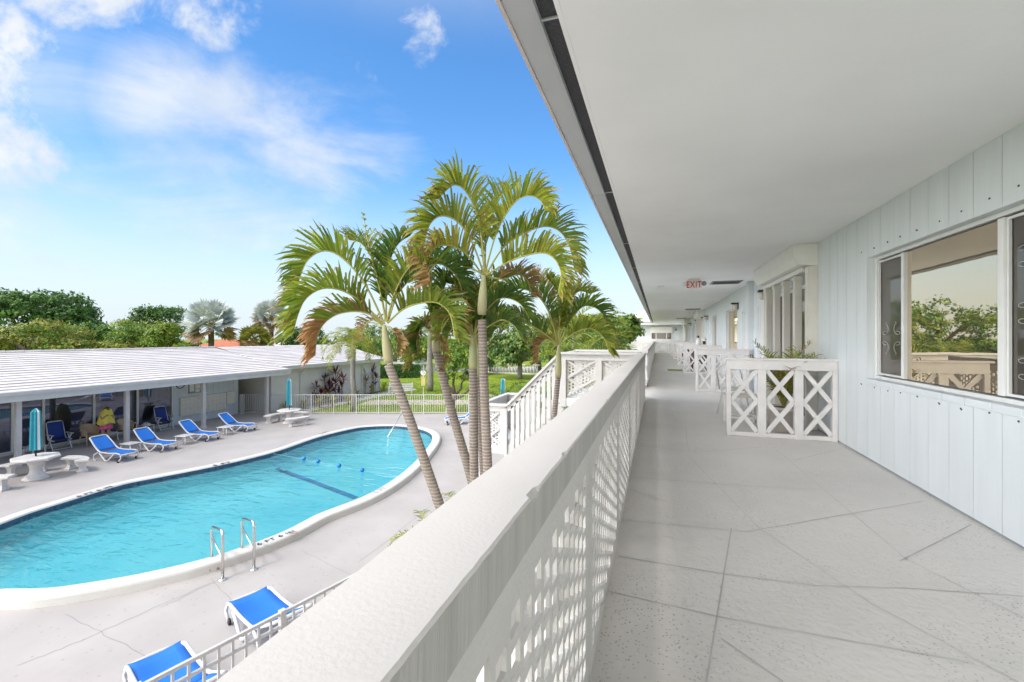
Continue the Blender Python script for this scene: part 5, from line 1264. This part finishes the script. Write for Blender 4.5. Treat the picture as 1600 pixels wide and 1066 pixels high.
px_palm('tallest ringed palm, its crown highest against the sky', clump+V(.10,-.05,0), [(768,900),(762,735),(757,620),(753,500)], 6.2, [
 ([(1000,560),(985,400),(955,265),(900,170),(850,145),(810,170),(770,210)], -.3, Y_),
 ([(1000,560),(1045,400),(1095,295),(1160,215),(1225,195),(1275,220),(1295,260)], -.2, Y_),
 ([(1005,560),(1085,440),(1180,375),(1290,338),(1370,362),(1420,440),(1440,540)], .4, dict(ms=(0,1,2), b=.2)),
 ([(1005,565),(1090,515),(1180,478),(1285,460),(1345,490),(1375,560),(1360,640)], -.6, dict(ms=(1,0,2), b=.75)),
 ([(995,555),(935,405),(865,315),(790,288),(735,320),(705,400),(700,490)], -.4, dict(ms=(1,0,2), b=.5)),
 ([(990,565),(930,485),(860,435),(795,425),(745,445),(725,515),(728,600)], -.8, dict(ms=(1,2,2), b=.9, td=.7)),
 ([(1000,555),(1005,400),(1030,280),(1080,190),(1130,170)], .9, G), ([(995,560),(900,520),(800,500),(740,530),(700,600)], .9, D_), ([(1010,570),(1090,580),(1160,560),(1210,590),(1230,660)], .8, dict(ms=(2,0,2), b=.5)),
 ([(1000,550),(980,420),(965,330),(960,240)], .3, dict(ll=.10, n=12, v=.2, ms=(1,1,1)))], [(752.8,492),(756,430)], group=CG)
px_palm('ringed palm leaning left with a low drooping crown behind the leaning trunk', clump+V(-.04,.12,0), [(770,900),(738,755),(705,640),(682,548)], 6.7, [
 ([(770,840),(720,790),(690,830),(665,900),(655,980)], -.3, dict(ms=(0,2,2), b=.8)), ([(790,830),(840,760),(885,770),(895,860)], -.3, dict(ms=(0,1,2), b=.7)),
 ([(765,830),(730,680),(690,590),(640,600)], .5, G), ([(775,830),(800,660),(850,560),(910,570)], .4, D_), ([(780,840),(800,870),(815,940),(800,1000)], -.2, dict(ll=.28, n=20, ms=(2,1,2), td=.3)),
 ([(765,840),(710,800),(680,870),(690,950)], -.5, dict(ll=.3, ms=(4,2,2))), ([(780,835),(860,690),(930,640),(980,700)], .2, G), ([(770,830),(760,680),(740,600),(700,540)], .9, Y_)], [(682,550),(680,518)], group=CG)
px_palm('slim ringed palm in the middle of the clump with an orange tinged shaft', clump+V(.02,-.1,0), [(745,900),(741,745),(740,640),(739,577)], 6.5, [
 ([(945,850),(900,770),(850,740),(800,770),(780,850)], -.3, dict(ms=(0,2,2), b=.6)), ([(950,845),(1000,740),(1080,670),(1170,690),(1220,760)], .2, D_),
 ([(945,840),(920,700),(880,620),(820,600)], .4, G), ([(950,840),(980,700),(1040,600),(1110,570)], .6, G), ([(950,850),(1020,800),(1090,770),(1150,800),(1180,860)], -.3, dict(ms=(4,0,2), b=.5)), ([(945,845),(870,800),(830,830),(815,900)], .5, BR)], [(739,577),(739,524)], group=CG)
px_palm('slim ringed palm tucked close behind the tallest trunk', clump+V(.06,.1,0), [(764,900),(756,735),(750,640),(748,590)], 7.0, [
 ([(970,900),(1000,800),(1060,740),(1130,780)], .3, D_), ([(970,900),(930,790),(880,760),(840,820)], .3, D_), ([(970,900),(980,760),(1010,660),(1070,620)], .5, G), ([(970,900),(950,760),(900,680),(850,680)], .6, dict(ms=(4,0,2)))], [(748,590),(748,542)], group=CG)
b6 = at(862,1050,8.0)
px_palm('ringed palm standing alone in front of the white staircase', V(b6.x,b6.y,0), [(850,850),(857,740),(866,650),(872,590)], 8.0, [
 ([(1338,885),(1260,825),(1180,785),(1100,770),(1040,800),(1010,850)], -.5, dict(ms=(4,0,2), b=.4)), ([(1336,880),(1300,750),(1240,660),(1150,625),(1070,650),(1040,720)], -.3, dict(ms=(4,0,2))),
 ([(1340,875),(1350,730),(1335,640),(1290,580)], .3, G), ([(1345,880),(1400,770),(1470,705),(1545,730),(1580,810)], .3, D_), ([(1342,875),(1385,720),(1435,640),(1500,650)], .5, G),
 ([(1345,885),(1420,830),(1500,810),(1560,850),(1590,920)], -.4, dict(ms=(0,1,2), b=.4)), ([(1333,890),(1285,860),(1250,890),(1240,960)], .3, dict(ms=(1,2,2), ll=.35, td=.4)), ([(1340,880),(1310,730),(1250,600),(1200,560)], .8, dict(ms=(2,0,2))), ([(1338,885),(1300,800),(1270,790),(1250,830)], .8, Y_)], [(872,590),(873,540)], .05, .062, 'palms by the stairs')
# ---- generic palm with radial fronds
def palm(name, label, base, h, nf, fl, ll, rr, tr=.14, ms=(0,1,2), v=.55, mats=None, group=None, n=26, droop=1.0, bark='barkg', wl=.035, brown=.15, e_rng=(-.2,1.25)):
    t = thing(name, label, 'palm tree', base, 0, group)
    if h > .4: mb = MB(); mb.tube([V(.04*math.sin(k),0,h*k/8) for k in range(9)], [tr*(1.25-.05*k) for k in range(9)], 10); mb.build('trunk', M[bark], t, True)
    mb = MB()
    for i in range(nf):
        a = i*2.399+rr.uniform(-.2,.2); e = e_rng[1]-(e_rng[1]-e_rng[0])*(i/nf)**.8; pts = []; p = V(0,0,h); L = fl*rr.uniform(.85,1.1)
        for k in range(7):
            pts.append(p.copy()); el = e - droop*1.9*(k/6)**1.3; p = p + V(math.cos(a)*math.cos(el), math.sin(a)*math.cos(el), math.sin(el))*L/6
        frond(mb, pts, ll, n, v, ms, brown, rr, wl, .015)
    mb.build('crown', mats or FM, t); return t
rr = random.Random(5)
q = P(552,642,0); palm('queen_palm', 'slender garden palm with weeping pale fronds in front of the cream wing', V(q.x,q.y,-.03), 4.15, 17, 2.7, .55, rr, .15, (1,0,1), .05, n=46, droop=1.25, brown=0, wl=.03, e_rng=(.1,1.35))
q = P(672,611,0); palm('royal_palm', 'tall smooth grey palm trunk on the lawn beside the sign post', V(q.x,q.y,-.03), 5.2, 12, 2.6, .5, rr, .22, (4,0,2), .4, n=30)
for (px, d, h, fl, lab) in ((905,15.5,3.5,2.2,'areca palm just behind the stair landing, nearest of its clump'),(940,17,3.9,1.9,'bushy areca palm behind the landing rail, left of the round leaved tree'),(932,23,3.4,2.0,'areca palm near the cross wing, right of the bushy one'),(895,24,4.9,2.4,'yellowing areca palm farther back behind the lone ringed palm'),(840,19,.2,2.2,'low arching palm at the foot of the stairs'),(945,28,5.2,2.0,'areca palm rising at the back of the garden by the road'),(790,26,.8,2.2,'small arching palm on the lawn behind the stairs')):
    q = at(px,527,d); palm('areca_palm', lab, V(q.x,q.y,-.03), h, 15, fl, .50, rr, .08, (0,1,2) if px % 2 else (4,0,2), .6, n=28, brown=.25, group='arching garden palms beyond the stairs')
def fan_palm(label, px, py, d, rpx, seed, nf=34, m='lf_silver', name='fan_palm'):
    rr = random.Random(seed); c = at(px, py, d); Rr = rpx/F*d; t = thing(name, label, 'palm tree', V(c.x,c.y,0), 0, 'fan palms behind the clubhouse roof')
    mb = MB(); mb.tube([V(0,0,c.z*k/6) for k in range(7)], .26, 10); mb.build('trunk', M['bark'], t, True)
    mb = MB()
    for i in range(nf):
        a = i*2.399; e = 1.35-2.1*(i/nf)**.9; d_ = V(math.cos(a)*math.cos(e), math.sin(a)*math.cos(e), math.sin(e)); hub = V(0,0,c.z)+d_*Rr*.45
        sd = d_.cross(V(0,0,1)); sd = sd.normalized() if sd.length > .05 else V(1,0,0); up = sd.cross(d_)
        up = (up*rr.uniform(.3,1)+sd*rr.uniform(-.8,.8)).normalized(); sd = d_.cross(up).normalized()
        mb.tube([V(0,0,c.z), hub], .03, 4, m=1, cap=False); m_ = 2 if e < -.25 and rr.random() < .7 else 0
        for k in range(22):
            b = (k/21-.5)*3.5; dd = d_*math.cos(b)+sd*math.sin(b); L = Rr*.52*(1-.18*abs(b)/1.75); w = up.cross(dd).normalized()*Rr*.045; tip = hub+dd*L+V(0,0,-.18*L*rr.random())+up*.06*L
            mb.quad(hub, hub+dd*L*.6+w, tip, hub+dd*L*.6-w, m=m_)
    mb.build('crown', [M[m], M['lf_olive'], M['lf_tan']], t)
fan_palm('large silver fan palm rising behind the clubhouse roof', 330, 507, 45, 46, 3)
fan_palm('smaller silver fan palm partly hidden by the leaning palm', 424, 497, 55, 33, 4)
fan_palm('drooping olive fan palm between the two silver ones', 398, 530, 46, 28, 6, 30, 'lf_olive')
# ---- trees behind the clubhouse
TG = 'trees behind the clubhouse'
tree('dome_tree', 'great dark green dome shaped tree at the photo edge behind the clubhouse', 35, 446, 62, 215, ['lf_dark','lf_mid'], 26000, (.48,.30), 580, 11, 34, group=TG)
tree('olive_tree', 'broad olive and bronze leaved tree in front of the dark dome', 52, 494, 41, 190, ['lf_olive','lf_mid'], 11000, (.26,.17), 565, 12, 14, group=TG)
tree('olive_tree', 'olive leaved tree past the photo edge, left of the broad olive one', -90, 492, 40, 170, ['lf_olive','lf_tan'], 5000, (.28,.18), 565, 22, 12, group=TG)
tree('round_tree', 'small dark green tree just right of the olive one', 150, 499, 48, 62, ['lf_mid','lf_dark'], 3800, (.30,.18), 556, 13, 9, group=TG)
tree('lime_tree', 'layered lime green tree in front of the dark flat topped tree', 232, 493, 46, 112, ['lf_lime','lf_mid'], 6500, (.40,.14), 562, 14, 12, group=TG, droop=.5)
tree('flat_topped_tree', 'dark flat topped tree behind the lime green one', 250, 474, 72, 92, ['lf_dark','lf_mid'], 5200, (.50,.22), 540, 15, 12, group=TG)
tree('hedge_tree', 'low lime shrub along the clubhouse ridge, near the big silver palm', 290, 534, 44, 50, ['lf_lime','lf_mid'], 2200, (.25,.14), 560, 16, 7, group=TG)
tree('hedge_tree', 'low yellow green shrub along the clubhouse ridge, right of the olive tree', 175, 533, 43, 76, ['lf_lime','lf_olive'], 2800, (.30,.14), 562, 17, 8, group=TG, droop=.6)
tree('round_tree', 'mid green tree filling the gap left of the flat topped one', 192, 505, 58, 84, ['lf_mid','lf_dark'], 4200, (.34,.2), 556, 19, 10, group=TG)
tree('round_tree', 'dark green tree behind the orange fronds of the leaning palm', 480, 508, 58, 92, ['lf_dark','lf_mid'], 4200, (.36,.2), 560, 18, 9, group=TG)
for i, (px, py, d, w, ms, lab) in enumerate(((585,505,70,120,['lf_mid','lf_dark'],'mid green tree behind the weeping garden palm'),(640,510,62,80,['lf_mid','lf_lime'],'green tree left of the tall grey trunk, beyond the hedge'),(690,480,62,115,['lf_mid','lf_lime'],'dark tree behind the small twisted tree'),
    (765,476,60,130,['lf_mid','lf_lime'],'green tree behind the clump of ringed trunks'),(842,490,62,110,['lf_mid','lf_lime'],'green tree right of the round bush, behind the palms'),(940,505,52,80,['lf_dark','lf_mid'],'dark tree behind the bushy areca palm'))):
    tree('garden_tree', lab, px, py, d, w, ms, 4200, (.36,.2), 592, 30+i, 10, group='trees beyond the lawn')
tree('round_bush', 'big round glossy bush in front of the balustrade at the back of the lawn', 812, 507, 50, 104, ['lf_grape','lf_dark'], 8000, (.30,.24), 586, 41, 12, cat='bush', bark='barkg')
tree('sea_grape', 'tree with round pale leaves beside the cross wing', 972, 482, 33, 60, ['lf_grape','lf_mid'], 3400, (.26,.24), 560, 42, 9)
tree('sea_grape', 'round leaved tree between the areca palms and the cross wing', 930, 474, 28, 84, ['lf_grape','lf_lime'], 4200, (.22,.20), 580, 45, 11)
tree('sea_grape', 'broad round leaved tree behind the lone ringed palm', 876, 488, 31, 84, ['lf_grape','lf_mid'], 4200, (.22,.20), 585, 46, 11)
tree('tall_bush', 'dense dark bush between the ringed trunks and the round bush', 742, 540, 55, 70, ['lf_dark','lf_mid'], 4000, (.26,.16), 590, 43, 9, cat='bush')
# hedge
a, b = P(588,590.5,0), P(655,589,0); L = (b-a).length; mb = MB(); rr = random.Random(9)
for _ in range(3600):
    x, y, z = rr.uniform(0,L), rr.uniform(-.8,.8), rr.uniform(.1,1.35); k = rr.random()
    if k < .5: y = -.8+rr.uniform(-.1,.1)
    elif k < .85: z = 1.35+rr.uniform(-.12,.1)
    nn = (V(0,-1,0) if k < .5 else V(0,0,1))+rv(rr)*.8; d = nn.cross(rv(rr)); 
    if d.length > .1: leaf(mb, V(x,y,z), d.normalized(), nn.normalized(), .24, .14)
mb.box(.1,L-.1,-.65,.65,0,1.2)
tag(mb.build('hedge', [M['lf_dark']], None, loc=V(a.x,a.y,-.03), rz=axis_ang(a,b)), 'low clipped dark green hedge at the back of the lawn', 'hedge')
# small twisted tree just behind the fence
q = P(706,643,0); t = thing('twisted_tree', 'small tree with twisted bare trunks just behind the pool fence', 'tree', V(q.x,q.y,-.03))
k_ = 27.6/F; W2 = lambda x, y: V((x-706)*k_*C, (x-706)*k_*S, (643-y)*k_)
mb = MB(); mb.tube([W2(706,643), W2(708,628), W2(711,615)], [.16,.14,.12], 8)
for br in ([(711,617),(704,606),(697,600),(694,592)], [(711,617),(720,607),(721,598),(728,588),(727,572)], [(712,622),(722,618),(731,610),(736,600)], [(711,617),(708,600),(710,585)]):
    mb.tube([W2(*p) for p in br], [.10,.085,.065,.04][:len(br)] if len(br) == 4 else [.10,.08,.06,.05,.03][:len(br)], 7)
mb.build('trunk', M['bark'], t, True)
lb = [(tuple(W2(x,y)+V(0,dy,0)), (r*k_,r*k_,r*k_*.8)) for x, y, r, dy in ((700,572,16,0),(722,570,18,.3),(712,552,20,0),(732,556,15,-.3),(708,590,12,-.4),(728,588,11,.2),(694,556,13,.3))]
crown_mb(lb, 4200, .17, .09, random.Random(44), .4, 2).build('crown', [M['lf_mid'], M['lf_lime']], t)
# banana plants
def banana(px, py, d, n, L, label, seed):
    rr = random.Random(seed); c = at(px,py,d); t = thing('banana_plant', label, 'plant', V(c.x,c.y,-.03), 0, 'broad leaved banana plants by the stairs')
    mb = MB(); mb.tube([V(0,0,0), V(0,0,L*.55)], [.10,.06], 8); mb.build('stem', M['shaft'], t, True); mb = MB()
    for i in range(n):
        a = i*2.4+rr.uniform(-.3,.3); e = rr.uniform(.5,1.35); pr = None; sd = V(-math.sin(a), math.cos(a), 0); p = V(0,0,L*.5)
        for k in range(9):
            f = k/8; el = e-f*1.3; w = L*.17*math.sin(PI*min(1,f*.92+.08))**.7; up = V(-math.cos(a)*math.sin(el), -math.sin(a)*math.sin(el), math.cos(el))
            q = (p-sd*w+up*w*.35, p.copy(), p+sd*w+up*w*.35)
            if pr: mb.quad(pr[0],pr[1],q[1],q[0]); mb.quad(pr[1],pr[2],q[2],q[1])
            pr = q; p = p+V(math.cos(a)*math.cos(el), math.sin(a)*math.cos(el), math.sin(el))*L/8
    mb.build('leaves', M['lf_banana'], t, True)
banana(848,600,22,9,2.3,'banana plant with bright paddle leaves left of the stair rail',1); banana(872,600,25,8,2.2,'banana plant half hidden behind the stair rail',2)
# strap-leaved bed plants
def rosette(px, py, z, h, m, label, seed, n=46, name='cordyline'):
    rr = random.Random(seed); c = P(px,py,z); t = thing(name, label, 'plant', V(c.x,c.y,-.03), 0, 'strap leaved plants in the wing bed'); mb = MB(); st = MB()
    for s in range(3 if h > .9 else 2):
        b = V(rr.uniform(-.25,.25), rr.uniform(-.25,.25), 0); hh = h*(.45+.28*s); st.tube([b*.5, b+V(0,0,hh)], .02, 6)
        for i in range(n//2):
            a = i*2.4; e = rr.uniform(-.1,1.3); d = V(math.cos(a)*math.cos(e), math.sin(a)*math.cos(e), math.sin(e)); nn = d.cross(V(-math.sin(a), math.cos(a), 0)); L = rr.uniform(.35,.6)*(.6+.4*h)
            leaf(mb, b+V(0,0,hh-rr.uniform(0,.25)), (d-V(0,0,.15)).normalized(), nn, L, L*.17, 0 if rr.random() < .85 else 1)
    mb.build('leaves', [M[m], M['lf_red' if m == 'lf_red' else 'lf_lime']], t); st.build('stem', M['bark'], t)
bed = [(424,631,1.55,'lf_red','crimson plant at the corner of the clubhouse, behind the last post'),(447,634,.7,'lf_red','low crimson plant left of the far parasol'),(487,630,1.5,'lf_red','crimson plant at the left end of the wing bed'),(498,632,1.3,'lf_red','crimson plant second in the wing bed'),(512,628,1.7,'lf_red','dark crimson plant in the middle of the wing bed'),(524,627,2.1,'lf_red','tallest crimson plant in the wing bed'),(534,627,1.7,'lf_red','crimson plant beside the weeping palm trunk'),
       (500,637,.8,'lf_yel','yellow spiky plant below the crimson ones'),(515,636,.85,'lf_yel','yellow spiky plant in front of the tallest crimson one'),(545,631,.8,'lf_yel','yellow spiky plant at the foot of the weeping palm'),(441,641,.6,'lf_yel','low yellow plant behind the far stone table'),(470,638,.6,'lf_yel','low yellow plant behind the pickets left of the bed'),
       (568,616,1.6,'lf_tan','bronze plant right of the weeping palm trunk'),(585,613,1.9,'lf_red','crimson plant at the far corner of the cream wing'),(578,616,.9,'lf_tan','low bronze plant near the far wing corner'),(600,611,.8,'lf_yel','low yellow plant beside the path end'),(556,622,.9,'lf_tan','low tan plant against the cream wing')]
for i, (px, py, h, m, lab) in enumerate(bed): rosette(px, py, 0, h, m, lab, 60+i)
for i, (px, py, lab) in enumerate(((668,806,'small cycad like palm tuft poking up at the balcony cap, nearer the camera'),(712,775,'small palm tuft poking up beside the ringed trunks'))):
    c = at(px, py+18, 5.6+.6*i); rr = random.Random(i+3); palm('palm_seedling', lab, V(c.x,c.y,0), max(.3,c.z-.15), 8, .55, .16, rr, .03, (0,1,2), .4, n=16, group='small palm tufts by the clump', wl=.014, bark='shaft')
# fronds of the potted palm
mb = MB(); rr = random.Random(21)
for i in range(18):
    a = i*2.4; e = 1.42-.42*(i/18)-rr.uniform(0,.1); p = V(0,0,.34); pts = []; L = rr.uniform(.88,1.12)
    for k in range(7): pts.append(p.copy()); el = e-.9*(k/6)**1.6; p = p+V(math.cos(a)*math.cos(el)*.75, math.sin(a)*math.cos(el), math.sin(el))*L/6
    frond(mb, pts, .24, 22, .35, (0,1,2) if i % 3 else (2,1,2), .25, rr, .012, .007)
mb.build('fronds', FM, POTPALM)
# far tree belt that closes the horizon
mb = MB(); rr = random.Random(77)
for i in range(150):
    an = math.radians(-100+200*i/150); d = rr.uniform(95,125); c = V(-math.sin(an-TH*.0+.5)*d, math.cos(an+.5)*d, 0); r = rr.uniform(4,7); h = rr.uniform(2.3,4.0)
    for _ in range(130):
        v = rv(rr); v.z = abs(v.z); p = c+V(v.x*r, v.y*r, v.z*h+.3); nn = (v+rv(rr)*.6).normalized(); d_ = nn.cross(rv(rr))
        if d_.length > .1: leaf(mb, p, d_.normalized(), nn, 1.7, 1.2, rr.randint(0,1))
tag(mb.build('treeline', [M['lf_dark'], M['lf_mid']]), kind='stuff')
# grass tufts on the near lawn
mb = MB(); rr = random.Random(88)
for _ in range(26000):
    px = rr.uniform(400,900); py = rr.triangular(590,648,600); p = P(px,py,0)
    if (p-FA).cross(fdir).z > -.25: continue
    a = rr.uniform(0,6.28); h = rr.uniform(.04,.10); w = V(math.cos(a),math.sin(a),0)*.02
    b = V(p.x,p.y,-.03); mb.quad(b-w, b+w, b+V(rr.uniform(-.05,.05), rr.uniform(-.05,.05), h))
tag(mb.build('grass', M['grassb']), kind='stuff')
